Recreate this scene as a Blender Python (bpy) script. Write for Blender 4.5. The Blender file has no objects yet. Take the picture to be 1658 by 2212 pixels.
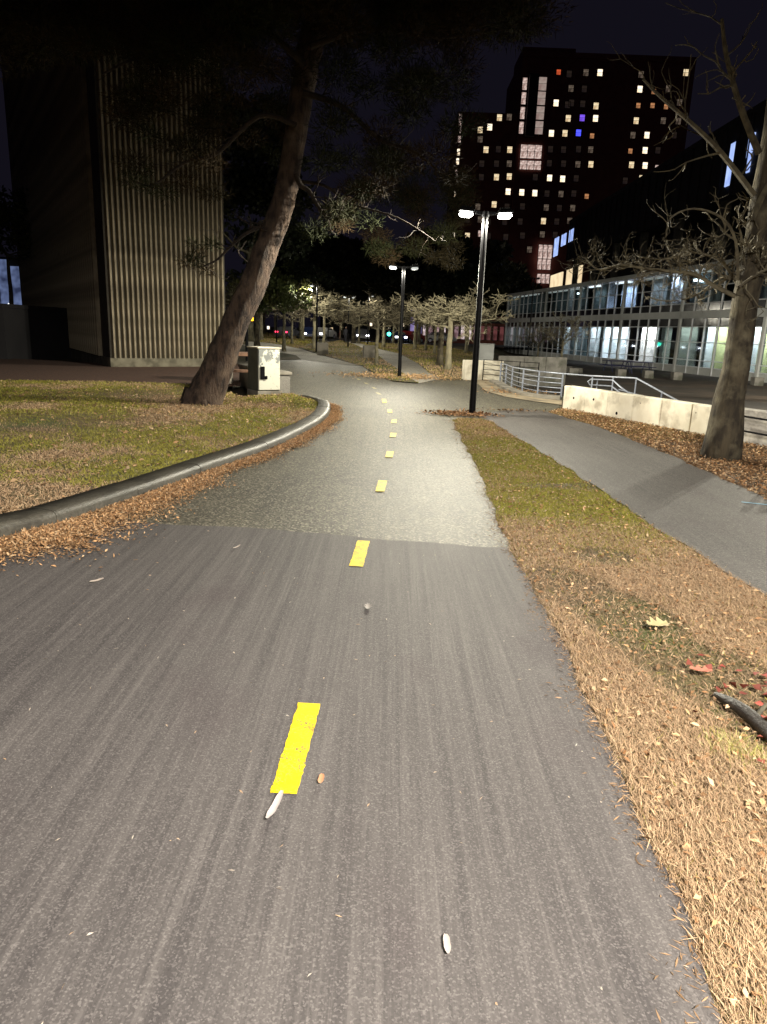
import bpy, math, random
import numpy as np
from mathutils import Vector, Matrix
from mathutils.geometry import tessellate_polygon
from mathutils import noise as mnoise

rnd = random.Random(7)
nrg = np.random.default_rng(11)
sc = bpy.context.scene
COL = sc.collection
pi = math.pi

# ------------------------------------------------------------------ camera
TH = math.atan(391 / 1530.0)
PH = math.radians(2.2)
CH = 1.7
FP = 1530.0
c_, s_ = math.cos(TH), math.sin(TH)
FW = Vector((0, c_, -s_)); RT0 = Vector((1, 0, 0)); UP0 = Vector((0, s_, c_))
RT = RT0 * math.cos(PH) + UP0 * math.sin(PH)
UP = UP0 * math.cos(PH) - RT0 * math.sin(PH)
cam_data = bpy.data.cameras.new('camera')
cam = bpy.data.objects.new('camera', cam_data)
COL.objects.link(cam)
M = Matrix((RT, UP, -FW)).transposed().to_4x4()
M.translation = Vector((0, 0, CH))
cam.matrix_world = M
cam_data.sensor_fit = 'HORIZONTAL'
cam_data.sensor_width = 36.0
cam_data.lens = 36.0 * FP / 1658.0
cam_data.clip_start = 0.05
cam_data.clip_end = 2000
sc.camera = cam

# ------------------------------------------------------------------ world, exposure
w = bpy.data.worlds.new("World"); sc.world = w; w.use_nodes = True
bg = w.node_tree.nodes['Background']
bg.inputs[0].default_value = (0.50, 0.44, 0.80, 1)
bg.inputs[1].default_value = 0.0085
sc.view_settings.view_transform = 'Standard'
sc.view_settings.look = 'None'
sc.view_settings.gamma = 1
sc.view_settings.exposure = 0.35
sc.view_settings.use_curve_mapping = False
cy = sc.cycles
cy.use_denoising = True
try: cy.denoiser = 'OPENIMAGEDENOISE'
except Exception: pass
cy.max_bounces = 6; cy.diffuse_bounces = 3; cy.glossy_bounces = 2
cy.transmission_bounces = 4; cy.transparent_max_bounces = 12
cy.sample_clamp_indirect = 3.0; cy.sample_clamp_direct = 0
cy.caustics_reflective = False; cy.caustics_refractive = False
try: cy.use_light_tree = True
except Exception: pass

# ------------------------------------------------------------------ terrain and surveying helpers
def sm(a, b, x):
    t = min(1, max(0, (x - a) / (b - a))); return t * t * (3 - 2 * t)
PLAZA = [(8.3, 4), (7.2, 11.0), (6.45, 13.9), (4.75, 18.1), (5.5, 21.2), (4.4, 24.2), (4.2, 29.5), (6.5, 44), (9, 62), (15, 100), (90, 100), (90, -20), (9, -20)]
def inside(px, py, poly):
    r = False; n = len(poly); j = n - 1
    for i in range(n):
        xi, yi = poly[i]; xj, yj = poly[j]
        if (yi > py) != (yj > py) and px < (xj - xi) * (py - yi) / (yj - yi) + xi: r = not r
        j = i
    return r
def edge_dist(px, py, poly):
    d = 1e9; n = len(poly)
    for i in range(n):
        ax, ay = poly[i]; bx, by = poly[(i + 1) % n]
        vx, vy = bx - ax, by - ay
        t = max(0, min(1, ((px - ax) * vx + (py - ay) * vy) / (vx * vx + vy * vy)))
        d = min(d, math.hypot(px - ax - t * vx, py - ay - t * vy))
    return d
def hz(x, y):
    h = 0.008 * min(max(0, y - 50), 160)
    if x > 4 and inside(x, y, PLAZA):
        h = h * 0.0 - 0.45 * sm(0.05, 0.6, edge_dist(x, y, PLAZA))
        if y > 60: h += 0.0
    return h
def ray(px, py):
    return FW * FP + RT * (px - 829) - UP * (py - 1106)
def G(px, py, z=0.0):
    d = ray(px, py); t = (z - CH) / d.z
    return Vector((d.x * t, d.y * t, z))
def T(px, py, dz=0.0):
    z = 0.0
    for _ in range(30):
        d = ray(px, py)
        if d.z > -1e-4: return P(px, py, 160)
        t = (z - CH) / d.z
        if d.y * t > 220: t = 220 / d.y
        x, y = d.x * t, d.y * t
        z = 0.5 * z + 0.5 * hz(x, y)
    return Vector((x, y, hz(x, y) + dz))
def P(px, py, Y):
    d = ray(px, py); t = Y / d.y
    return Vector((d.x * t, Y, CH + d.z * t))

# ------------------------------------------------------------------ object helpers
def tag(o, label=None, cat=None, group=None, kind=None):
    if label: o['label'] = label
    if cat: o['category'] = cat
    if group: o['group'] = group
    if kind: o['kind'] = kind
    return o
def link(name, me, m, parent=None, smooth=False):
    o = bpy.data.objects.new(name, me)
    COL.objects.link(o)
    if m is not None and len(me.materials) == 0:
        for mm in (m if isinstance(m, (list, tuple)) else [m]): me.materials.append(mm)
    if smooth: me.polygons.foreach_set('use_smooth', [True] * len(me.polygons))
    if parent: o.parent = parent
    return o
def thing(name, loc, label, cat, group=None, rz=0, kind=None):
    o = bpy.data.objects.new(name, None); COL.objects.link(o)
    o.location = loc; o.rotation_euler = (0, 0, rz); o.empty_display_size = 0.2
    return tag(o, label, cat, group, kind)
def copy_tree(o, parent=None):
    c = o.copy(); COL.objects.link(c)
    if parent: c.parent = parent
    for ch in list(o.children): copy_tree(ch, c)
    return c
class MB:
    def __init__(s): s.v = []; s.f = []; s.mi = []; s.cur = 0
    def add(s, vs, fs):
        b = len(s.v); s.v += [tuple(v) for v in vs]
        for f in fs: s.f.append(tuple(b + i for i in f)); s.mi.append(s.cur)
        return s
    def box(s, x0, x1, y0, y1, z0, z1, bev=0.0, M=None):
        if bev > 0:
            b = bev; vs = []
            for sx, ax in ((0, x0), (1, x1)):
                pass
            xs = (x0, x0 + b, x1 - b, x1); ys = (y0, y0 + b, y1 - b, y1); zs = (z0, z0 + b, z1 - b, z1)
            rings = []
            def ring(z, ins):
                if ins: pts = [(xs[1], ys[1]), (xs[2], ys[1]), (xs[2], ys[2]), (xs[1], ys[2])]; pts = [(xs[1], ys[1]), (xs[1], ys[1]), (xs[2], ys[1]), (xs[2], ys[1]), (xs[2], ys[2]), (xs[2], ys[2]), (xs[1], ys[2]), (xs[1], ys[2])]
                else: pts = [(xs[0], ys[1]), (xs[1], ys[0]), (xs[2], ys[0]), (xs[3], ys[1]), (xs[3], ys[2]), (xs[2], ys[3]), (xs[1], ys[3]), (xs[0], ys[2])]
                return [(p[0], p[1], z) for p in pts]
            vs = ring(zs[0], 1) + ring(zs[1], 0) + ring(zs[2], 0) + ring(zs[3], 1)
            fs = []
            for k in range(3):
                for i in range(8):
                    j = (i + 1) % 8
                    q = (k * 8 + i, k * 8 + j, (k + 1) * 8 + j, (k + 1) * 8 + i)
                    fs.append(q)
            fs.append((0, 6, 4, 2)); fs.append((24, 26, 28, 30))
        else:
            vs = [(x0, y0, z0), (x1, y0, z0), (x1, y1, z0), (x0, y1, z0), (x0, y0, z1), (x1, y0, z1), (x1, y1, z1), (x0, y1, z1)]
            fs = [(0, 3, 2, 1), (4, 5, 6, 7), (0, 1, 5, 4), (1, 2, 6, 5), (2, 3, 7, 6), (3, 0, 4, 7)]
        if M is not None: vs = [M @ Vector(v) for v in vs]
        return s.add(vs, fs)
    def tube(s, pts, rad, n=6, cap=True):
        pts = [Vector(p) for p in pts]
        if not isinstance(rad, (list, tuple)): rad = [rad] * len(pts)
        vs = []; fs = []
        t0 = (pts[1] - pts[0]).normalized()
        u = t0.orthogonal().normalized()
        for i, p in enumerate(pts):
            a = pts[max(0, i - 1)]; b = pts[min(len(pts) - 1, i + 1)]
            t = (b - a)
            t = t.normalized() if t.length > 1e-9 else t0
            u = (u - t * u.dot(t))
            u = u.normalized() if u.length > 1e-6 else t.orthogonal().normalized()
            v = t.cross(u)
            for k in range(n):
                an = 2 * pi * k / n
                vs.append(p + (u * math.cos(an) + v * math.sin(an)) * rad[i])
        for i in range(len(pts) - 1):
            for k in range(n):
                l = (k + 1) % n
                fs.append((i * n + k, i * n + l, (i + 1) * n + l, (i + 1) * n + k))
        if cap:
            fs.append(tuple(reversed(range(n)))); fs.append(tuple((len(pts) - 1) * n + k for k in range(n)))
        return s.add(vs, fs)
    def prism(s, poly, z0, z1):
        n = len(poly)
        vs = [(p[0], p[1], z0) for p in poly] + [(p[0], p[1], z1) for p in poly]
        a = sum(poly[i][0] * poly[(i + 1) % n][1] - poly[(i + 1) % n][0] * poly[i][1] for i in range(n))
        r = list(range(n))
        if a < 0: r.reverse()
        fs = [tuple(reversed(r)), tuple(i + n for i in r)]
        for k in range(n):
            i, j = r[k], r[(k + 1) % n]
            fs.append((i, j, j + n, i + n))
        return s.add(vs, fs)
    def mesh(s, name):
        me = bpy.data.meshes.new(name); me.from_pydata(s.v, [], s.f)
        if any(s.mi): me.polygons.foreach_set('material_index', s.mi)
        me.update(); return me
    def build(s, name, m, parent=None, smooth=False):
        return link(name, s.mesh(name), m, parent, smooth)

# ------------------------------------------------------------------ materials
def new_mat(name):
    m = bpy.data.materials.new(name); m.use_nodes = True
    nt = m.node_tree; b = nt.nodes['Principled BSDF']
    return m, nt, b
def N(nt, t, **kw):
    n = nt.nodes.new(t)
    for k, v in kw.items():
        if k in n.inputs: n.inputs[k].default_value = v
        else: setattr(n, k, v)
    return n
def rgb(c): return (c[0], c[1], c[2], 1)
def mixc(nt, fac, a, b, mode='MIX'):
    n = nt.nodes.new('ShaderNodeMix'); n.data_type = 'RGBA'; n.blend_type = mode
    for i, v in ((0, fac), (6, a), (7, b)):
        if isinstance(v, (tuple, list)): n.inputs[i].default_value = rgb(v)
        elif isinstance(v, (int, float)): n.inputs[i].default_value = v
        else: nt.links.new(v, n.inputs[i])
    return n.outputs[2]
def ramp(nt, src, lo, hi):
    n = nt.nodes.new('ShaderNodeMapRange'); n.inputs[1].default_value = lo; n.inputs[2].default_value = hi
    nt.links.new(src, n.inputs[0]); n.clamp = True
    return n.outputs[0]
def coords(nt, scale=(1, 1, 1), kind='Object', rot=(0, 0, 0)):
    tc = nt.nodes.new('ShaderNodeTexCoord'); mp = nt.nodes.new('ShaderNodeMapping')
    mp.inputs['Scale'].default_value = scale; mp.inputs['Rotation'].default_value = rot
    nt.links.new(tc.outputs[kind], mp.inputs[0]); return mp.outputs[0]
def noi(nt, vec, scale, detail=4, rough=0.55):
    n = N(nt, 'ShaderNodeTexNoise', Scale=scale, Detail=detail, Roughness=rough)
    nt.links.new(vec, n.inputs['Vector']); return n.outputs['Fac']
def bump(nt, b, h, strength, dist=0.01):
    n = nt.nodes.new('ShaderNodeBump'); n.inputs['Strength'].default_value = strength; n.inputs['Distance'].default_value = dist
    nt.links.new(h, n.inputs['Height']); nt.links.new(n.outputs[0], b.inputs['Normal'])
def mat(name, c1, c2=None, scale=8, rough=0.8, metal=0.0, bmp=0.0, bdist=0.01, stretch=(1, 1, 1), spec=0.5, c3=None, scale3=1.0, lo=0.35, hi=0.65):
    m, nt, b = new_mat(name)
    b.inputs['Roughness'].default_value = rough; b.inputs['Metallic'].default_value = metal
    b.inputs['Specular IOR Level'].default_value = spec
    if c2 is None: c2 = tuple(x * 0.75 for x in c1)
    vec = coords(nt, stretch)
    f = noi(nt, vec, scale)
    out = mixc(nt, ramp(nt, f, lo, hi), c1, c2)
    if c3:
        f3 = noi(nt, coords(nt), scale3)
        out = mixc(nt, ramp(nt, f3, 0.48, 0.66), out, c3)
    nt.links.new(out, b.inputs['Base Color'])
    if bmp > 0: bump(nt, b, noi(nt, vec, scale * 2.5, 6, 0.65), bmp, bdist)
    return m
def emit(name, c, strength, c2=None, scale=3.0):
    m, nt, b = new_mat(name)
    b.inputs['Base Color'].default_value = (0.02, 0.02, 0.02, 1)
    if c2 is None: c2 = tuple(x * 0.55 for x in c)
    f = noi(nt, coords(nt), scale, 2)
    out = mixc(nt, ramp(nt, f, 0.35, 0.65), c, c2)
    nt.links.new(out, b.inputs['Emission Color'])
    b.inputs['Emission Strength'].default_value = strength
    return m
def attr_mat(name, rough=0.8, spec=0.3, trans=0.0):
    m, nt, b = new_mat(name)
    a = nt.nodes.new('ShaderNodeAttribute'); a.attribute_name = 'tint'
    nt.links.new(a.outputs['Color'], b.inputs['Base Color'])
    b.inputs['Roughness'].default_value = rough; b.inputs['Specular IOR Level'].default_value = spec
    return m

def asphalt(name, base, dark, light, streak=0.0, speck=0.5, rough=0.75, bstr=0.5, patch=(1.2, 0.35), sscale=260, spec=0.4):
    m, nt, b = new_mat(name)
    v = coords(nt)
    big = noi(nt, coords(nt, (patch[0], patch[1], 1)), 1.3, 5, 0.6)
    col = mixc(nt, ramp(nt, big, 0.35, 0.68), base, dark)
    if streak > 0:
        st = noi(nt, coords(nt, (26, 0.55, 1), rot=(0, 0, -0.05)), 1.0, 6, 0.7)
        col = mixc(nt, ramp(nt, st, 0.42, 0.75), col, light)
        st2 = noi(nt, coords(nt, (9, 0.22, 1), rot=(0, 0, -0.03)), 1.3, 4, 0.6)
        k = nt.nodes.new('ShaderNodeMath'); k.operation = 'MULTIPLY'; k.inputs[1].default_value = streak
        nt.links.new(ramp(nt, st2, 0.5, 0.66), k.inputs[0])
        col = mixc(nt, k.outputs[0], col, dark)
        st3 = noi(nt, coords(nt, (60, 1.1, 1), rot=(0, 0, -0.04)), 1.0, 3, 0.6)
        k3 = nt.nodes.new('ShaderNodeMath'); k3.operation = 'MULTIPLY'; k3.inputs[1].default_value = streak * .42; nt.links.new(ramp(nt, st3, 0.56, 0.70), k3.inputs[0])
        col = mixc(nt, k3.outputs[0], col, tuple(q * 1.35 for q in light))
        pt = noi(nt, coords(nt, (0.9, 0.5, 1)), 1.7, 3, 0.5); k4 = nt.nodes.new('ShaderNodeMath'); k4.operation = 'MULTIPLY'; k4.inputs[1].default_value = .7; nt.links.new(ramp(nt, pt, 0.55, 0.7), k4.inputs[0])
        col = mixc(nt, k4.outputs[0], col, (dark[0] * 1.15, dark[1] * 1.02, dark[2] * 1.06))
    vo = nt.nodes.new('ShaderNodeTexVoronoi'); vo.inputs['Scale'].default_value = sscale
    nt.links.new(v, vo.inputs['Vector'])
    sp = nt.nodes.new('ShaderNodeSeparateColor'); nt.links.new(vo.outputs['Color'], sp.inputs[0])
    k = nt.nodes.new('ShaderNodeMath'); k.operation = 'MULTIPLY'; k.inputs[1].default_value = speck
    nt.links.new(ramp(nt, sp.outputs[0], 0.62, 1.0), k.inputs[0])
    col = mixc(nt, k.outputs[0], col, tuple(min(1, x * 2.3 + 0.03) for x in light))
    k2 = nt.nodes.new('ShaderNodeMath'); k2.operation = 'MULTIPLY'; k2.inputs[1].default_value = speck
    nt.links.new(ramp(nt, sp.outputs[1], 0.7, 1.0), k2.inputs[0])
    col = mixc(nt, k2.outputs[0], col, tuple(x * 0.35 for x in dark))
    nt.links.new(col, b.inputs['Base Color'])
    b.inputs['Roughness'].default_value = rough; b.inputs['Specular IOR Level'].default_value = spec
    fine = noi(nt, v, sscale * 0.7, 4, 0.7)
    bump(nt, b, fine, bstr, 0.006)
    return m

ASPH_NEW = asphalt('asphalt_smooth', (0.086, 0.077, 0.073), (0.053, 0.047, 0.046), (0.122, 0.110, 0.103), streak=0.9, speck=0.30, rough=0.72, bstr=0.35, sscale=190)
ASPH_OLD = asphalt('asphalt_worn', (0.092, 0.083, 0.058), (0.042, 0.038, 0.028), (0.132, 0.12, 0.086), streak=0.6, speck=0.9, rough=0.60, bstr=1.0, sscale=66, spec=0.28)
ASPH_WALK = asphalt('asphalt_walk', (0.082, 0.074, 0.068), (0.046, 0.041, 0.038), (0.105, 0.095, 0.087), streak=0.35, speck=0.55, rough=0.66, bstr=0.7, sscale=110)
PALE_PATH = asphalt('pale_path', (0.36, 0.33, 0.28), (0.24, 0.22, 0.18), (0.42, 0.39, 0.33), speck=0.5, rough=0.8, bstr=0.5, sscale=60)
CONC_TAN = mat('tan_concrete', (0.42, 0.34, 0.22), (0.28, 0.22, 0.14), 3, 0.85, bmp=0.3, c3=(0.16, 0.13, 0.09), scale3=1.2)
CONC = mat('concrete', (0.33, 0.30, 0.25), (0.22, 0.20, 0.165), 2.2, 0.85, bmp=0.4, bdist=0.01, c3=(0.15, 0.135, 0.11), scale3=1.6)
CONC_DARK = mat('dark_concrete', (0.16, 0.15, 0.135), (0.09, 0.085, 0.075), 2.5, 0.9, bmp=0.4, c3=(0.06, 0.06, 0.045), scale3=2)
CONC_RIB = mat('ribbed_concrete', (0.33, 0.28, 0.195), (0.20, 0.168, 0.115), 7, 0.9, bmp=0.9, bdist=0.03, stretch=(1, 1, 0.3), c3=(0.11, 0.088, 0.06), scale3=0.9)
CONC_GAP = mat('shade_dark_recess_concrete', (0.055, 0.048, 0.036), (0.035, 0.03, 0.024), 4, 0.95, bmp=0.4)  # shade between the ribs, put into a darker wall colour
OLD_CONC = mat('mossy_concrete', (0.20, 0.18, 0.13), (0.11, 0.098, 0.07), 3.5, 0.9, bmp=0.5, c3=(0.07, 0.062, 0.042), scale3=1.8)
WHITE_WALL = mat('white_painted_concrete', (0.84, 0.79, 0.66), (0.72, 0.66, 0.53), 3.0, 0.8, bmp=0.3, bdist=0.006, c3=(0.45, 0.40, 0.31), scale3=2.4)
OLD_WALL = mat('streaked_concrete', (0.34, 0.32, 0.29), (0.17, 0.155, 0.14), 5, 0.85, bmp=0.5, stretch=(1, 1, 3), c3=(0.46, 0.43, 0.38), scale3=4)
GRANITE = mat('granite_kerb', (0.105, 0.096, 0.075), (0.060, 0.055, 0.043), 26, 0.46, bmp=1.0, bdist=0.006, c3=(0.045, 0.041, 0.032), scale3=3.5, spec=0.35)
STONE = mat('speckled_stone', (0.30, 0.28, 0.25), (0.16, 0.15, 0.135), 70, 0.75, bmp=0.5, bdist=0.004)
SOIL = mat('soil_ground', (0.075, 0.062, 0.030), (0.050, 0.052, 0.018), 1.6, 0.95, bmp=0.8, bdist=0.03, c3=(0.13, 0.085, 0.042), scale3=0.45)
FAR_LAWN = mat('far_lawn_ground', (0.060, 0.075, 0.022), (0.085, 0.072, 0.030), 1.2, 0.95, bmp=0.8, bdist=0.05, c3=(0.13, 0.10, 0.05), scale3=0.25)
LITTER_SOIL = mat('leafy_soil', (0.115, 0.070, 0.035), (0.060, 0.040, 0.022), 4, 0.95, bmp=1.0, bdist=0.03, c3=(0.16, 0.10, 0.05), scale3=1.5)
THATCH = mat('dry_thatch', (0.17, 0.12, 0.055), (0.10, 0.07, 0.032), 9, 0.95, bmp=1.0, bdist=0.03, stretch=(1, 1, 1), c3=(0.085, 0.095, 0.022), scale3=0.8)
MULCH = mat('bark_mulch', (0.11, 0.050, 0.028), (0.06, 0.028, 0.018), 12, 0.95, bmp=0.8, bdist=0.03)
PLAZA_M = mat('plaza_paving', (0.038, 0.032, 0.027), (0.026, 0.022, 0.019), 1.5, 0.9, bmp=0.2, spec=.2, c3=(0.065, 0.048, 0.036), scale3=0.25)
BARK = mat('pine_bark', (0.098, 0.064, 0.046), (0.030, 0.020, 0.016), 9, 0.95, bmp=1.0, bdist=0.07, stretch=(1, 1, 0.3), c3=(0.15, 0.105, 0.075), scale3=3, lo=0.4, hi=0.6)
BARK_DARK = mat('dark_pine_bark', (0.05, 0.036, 0.028), (0.025, 0.018, 0.014), 9, 0.95, bmp=0.6, bdist=0.03)
BARK_BROWN = mat('brown_grey_bark', (0.085, 0.069, 0.043), (0.034, 0.027, 0.018), 7, 0.95, bmp=1.0, bdist=0.04, stretch=(1, 1, 0.3), c3=(0.145, 0.125, 0.08), scale3=3.5, lo=.4, hi=.6)
TWIG = mat('dark_twig_bark', (0.16, 0.138, 0.085), (0.07, 0.058, 0.038), 9, 0.9)
BARK_GREY = mat('grey_bark', (0.165, 0.145, 0.095), (0.075, 0.066, 0.045), 8, 0.9, bmp=0.9, bdist=0.03, stretch=(1, 1, 0.4), c3=(0.21, 0.19, 0.12), scale3=4)
BARK_PALE = mat('pale_bark', (0.30, 0.265, 0.17), (0.17, 0.15, 0.10), 6, 0.9, bmp=0.6, bdist=0.03, stretch=(1, 1, 0.5))
BLACK = mat('black_painted_steel', (0.005, 0.005, 0.006), (0.009, 0.009, 0.010), 14, 0.4, bmp=0.0, spec=0.07)
GALV = mat('galvanised_steel', (0.34, 0.37, 0.44), (0.22, 0.24, 0.29), 18, 0.5, metal=0.5, bmp=0.1)
ALU = mat('aluminium_mullion', (0.62, 0.63, 0.66), (0.5, 0.51, 0.54), 6, 0.55, metal=0.0, bmp=0.0)
ALU_PANEL = mat('grey_metal_panel', (0.44, 0.45, 0.44), (0.36, 0.37, 0.36), 1.5, 0.5)
SPANDREL = mat('dark_spandrel_glass', (0.010, 0.010, 0.012), (0.016, 0.016, 0.018), 2, 0.15, spec=0.5)
DARKWALL = mat('dark_cladding', (0.030, 0.028, 0.030), (0.020, 0.019, 0.021), 0.8, 0.8)
DARKBRICK = mat('dark_red_brick', (0.24, 0.085, 0.065), (0.19, 0.06, 0.05), 0.9, 0.9)
INT_WALL = mat('interior_white_wall', (0.70, 0.71, 0.72), (0.62, 0.64, 0.66), 1.0, 0.8)
INT_DARK = mat('interior_dark_wall', (0.035, 0.035, 0.035), (0.02, 0.02, 0.02), 1.0, 0.8)
INT_YELLOW = mat('interior_yellow_wall', (0.66, 0.66, 0.30), (0.56, 0.56, 0.24), 1.0, 0.8)
INT_TEAL = mat('interior_teal_wall', (0.13, 0.17, 0.18), (0.09, 0.12, 0.13), 1.0, 0.8)
INT_BLUE = mat('interior_blue_panel', (0.08, 0.20, 0.55), (0.06, 0.14, 0.4), 1.0, 0.7)
YELLOW = mat('yellow_marking_paint', (0.92, 0.72, 0.003), (0.86, 0.64, 0.003), 20, 0.55, bmp=0.35, bdist=0.003, c3=(0.62, 0.42, 0.01), scale3=9, spec=0.15)
nt = YELLOW.node_tree; b = nt.nodes['Principled BSDF']; src = b.inputs['Base Color'].links[0].from_socket
wn = noi(nt, coords(nt), 95, 5, .75); wn2 = noi(nt, coords(nt), 7, 3, .6); mm = nt.nodes.new('ShaderNodeMath'); mm.operation = 'MULTIPLY'; nt.links.new(ramp(nt, wn, .53, .58), mm.inputs[0]); nt.links.new(ramp(nt, wn2, .38, .60), mm.inputs[1])
nt.links.new(mixc(nt, mm.outputs[0], src, (.09, .08, .07)), b.inputs['Base Color'])
YELLOW_WORN = mat('worn_yellow_paint', (0.42, 0.36, 0.10), (0.20, 0.18, 0.09), 14, 0.6, bmp=0.35, bdist=0.003)
NAVY = mat('navy_coated_steel', (0.020, 0.022, 0.085), (0.014, 0.016, 0.06), 9, 0.45)
WOODTOP = mat('weathered_wood', (0.30, 0.17, 0.11), (0.17, 0.095, 0.06), 7, 0.8, bmp=0.5, stretch=(1, 8, 1))
RUBBER = mat('tyre_rubber', (0.02, 0.02, 0.02), None, 5, 0.8)
CARPAINT = [mat('car_paint_' + n, c, None, 2, 0.3, spec=0.6) for n, c in (('grey', (0.09, 0.09, 0.10)), ('white', (0.5, 0.5, 0.5)), ('dark_blue', (0.02, 0.03, 0.09)), ('red', (0.25, 0.02, 0.02)))]
CARGLASS = mat('car_glass', (0.01, 0.01, 0.012), None, 2, 0.1)
CLOTH_DARK = mat('dark_coat', (0.035, 0.035, 0.045), None, 12, 0.9, bmp=0.3)
SKIN = mat('skin', (0.35, 0.22, 0.16), (0.30, 0.18, 0.13), 12, 0.6)
HAIR = mat('dark_hair', (0.02, 0.015, 0.012), None, 30, 0.6)
LENS = emit('led_lens', (1.0, 0.97, 0.88), 40, (1.0, 0.97, 0.88))
LENS_MID = emit('led_lens_far', (1.0, 0.98, 0.92), 5, (0.9, 0.9, 0.85))
LENS_DIM = emit('led_lens_dim', (0.75, 0.78, 0.72), 0.75, (0.6, 0.62, 0.58))
CAB_GREY = mat('green_grey_cabinet', (0.135, 0.14, 0.115), (0.10, 0.105, 0.085), 5, 0.7, bmp=0.1)
# cabinet door: off-white paint with peeled grey patch
CAB_DOOR, nt, b = new_mat('patchy_white_paint')
f = noi(nt, coords(nt, (3.2, 3.2, 2.2)), 1.6, 6, 0.7)
geo = nt.nodes.new('ShaderNodeTexCoord'); sx = nt.nodes.new('ShaderNodeSeparateXYZ'); nt.links.new(geo.outputs['Object'], sx.inputs[0])
ad = nt.nodes.new('ShaderNodeMath'); ad.operation = 'ADD'; nt.links.new(f, ad.inputs[0])
pk = nt.nodes.new('ShaderNodeMapRange'); pk.inputs[1].default_value = 0.55; pk.inputs[2].default_value = 0.90; pk.inputs[3].default_value = -0.12; pk.inputs[4].default_value = 0.16
nt.links.new(sx.outputs[2], pk.inputs[0]); nt.links.new(pk.outputs[0], ad.inputs[1])
o1 = mixc(nt, ramp(nt, ad.outputs[0], 0.60, 0.62), (0.62, 0.62, 0.53), (0.21, 0.22, 0.215))
f2 = noi(nt, coords(nt), 22, 4)
o2 = mixc(nt, ramp(nt, f2, 0.62, 0.70), o1, (0.34, 0.33, 0.27))
nt.links.new(o2, b.inputs['Base Color']); b.inputs['Roughness'].default_value = 0.7
# thin window glass: transparent with fresnel reflection
GLASS = bpy.data.materials.new('window_glass'); GLASS.use_nodes = True
nt = GLASS.node_tree; nt.nodes.clear()
out = nt.nodes.new('ShaderNodeOutputMaterial'); mx = nt.nodes.new('ShaderNodeMixShader')
tr = nt.nodes.new('ShaderNodeBsdfTransparent'); tr.inputs[0].default_value = (0.80, 0.86, 0.88, 1)
gl = nt.nodes.new('ShaderNodeBsdfGlossy'); gl.inputs['Roughness'].default_value = 0.04
fr = nt.nodes.new('ShaderNodeFresnel'); fr.inputs[0].default_value = 1.45
fm = nt.nodes.new('ShaderNodeMath'); fm.operation = 'MULTIPLY'; fm.inputs[1].default_value = 0.55; fm.use_clamp = True
nt.links.new(fr.outputs[0], fm.inputs[0]); nt.links.new(fm.outputs[0], mx.inputs[0]); nt.links.new(tr.outputs[0], mx.inputs[1]); nt.links.new(gl.outputs[0], mx.inputs[2]); nt.links.new(mx.outputs[0], out.inputs[0])
BLADE = attr_mat('grass_blade', 0.75, 0.3)
LEAF = attr_mat('dry_leaf', 0.7, 0.3)
NEEDLE = attr_mat('pine_needle', 0.8, 0.1)
EVERLEAF = attr_mat('evergreen_leaf', 0.6, 0.4)

# ------------------------------------------------------------------ ground
def grid_sheet(name, xs, ys, zf, m):
    nx, ny = len(xs), len(ys)
    v = [(x, y, zf(x, y)) for y in ys for x in xs]
    f = [(j * nx + i, j * nx + i + 1, (j + 1) * nx + i + 1, (j + 1) * nx + i) for j in range(ny - 1) for i in range(nx - 1)]
    me = bpy.data.meshes.new(name); me.from_pydata(v, [], f)
    return link(name, me, m)
def frange(a, b, d):
    r = []; x = a
    while x < b - 1e-6: r.append(x); x += d
    return r
xs = [-700, -300, -120] + frange(-60, 3, 4) + frange(3, 9.6, 0.15) + frange(9.6, 30, 2) + [30, 45, 60, 89, 91, 120, 300, 700]
ys = [-300, -60] + frange(-40, 3, 3) + frange(3, 31, 0.2) + frange(31, 110, 3) + [110, 130, 160, 210, 300, 600, 1200]
g = grid_sheet('ground', xs, ys, lambda x, y: hz(x, y) - 0.008, SOIL); tag(g, kind='structure')
def sheet(name, poly, m, dz, kind='structure', parent=None, zf=None):
    zf = zf or hz
    poly = [(p[0], p[1]) for p in poly]
    v = [Vector((x, y, zf(x, y) + dz)) for x, y in poly]
    tris = tessellate_polygon([[Vector((a, b, 0)) for a, b in poly]])
    f = []
    for t in tris:
        a, b, c = (v[i] for i in t)
        n = (b - a).cross(c - a)
        f.append(tuple(t) if n.z > 0 else tuple(reversed(t)))
    me = bpy.data.meshes.new(name); me.from_pydata([tuple(p) for p in v], [], f)
    o = link(name, me, m, parent)
    if parent is None: tag(o, kind=kind)
    return o
def wob(pts, amp=0.03, step=0.35, seed=0):
    """resample a polyline finely with a slightly ragged edge"""
    r = []
    for i in range(len(pts) - 1):
        a = Vector(pts[i][:2]); b = Vector(pts[i + 1][:2]); n = max(1, int((b - a).length / step))
        for k in range(n):
            p = a.lerp(b, k / n)
            q = mnoise.noise_vector(Vector((p.x * 1.9, p.y * 1.9, seed * 7.1))) * amp * 1.5 + mnoise.noise_vector(Vector((p.x * 6, p.y * 6, seed))) * amp * 0.6
            r.append((p.x + q.x, p.y + q.y))
    r.append(tuple(pts[-1][:2])); return r
def smooth_line(pts, n=6):
    P_ = [Vector(p) for p in pts]; out = []
    for i in range(len(P_) - 1):
        p0 = P_[max(0, i - 1)]; p1 = P_[i]; p2 = P_[i + 1]; p3 = P_[min(len(P_) - 1, i + 2)]
        for k in range(n):
            t = k / n
            out.append(0.5 * ((2 * p1) + (p2 - p0) * t + (2 * p0 - 5 * p1 + 4 * p2 - p3) * t * t + (3 * p1 - p0 - 3 * p2 + p3) * t ** 3))
    out.append(P_[-1]); return out

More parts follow.
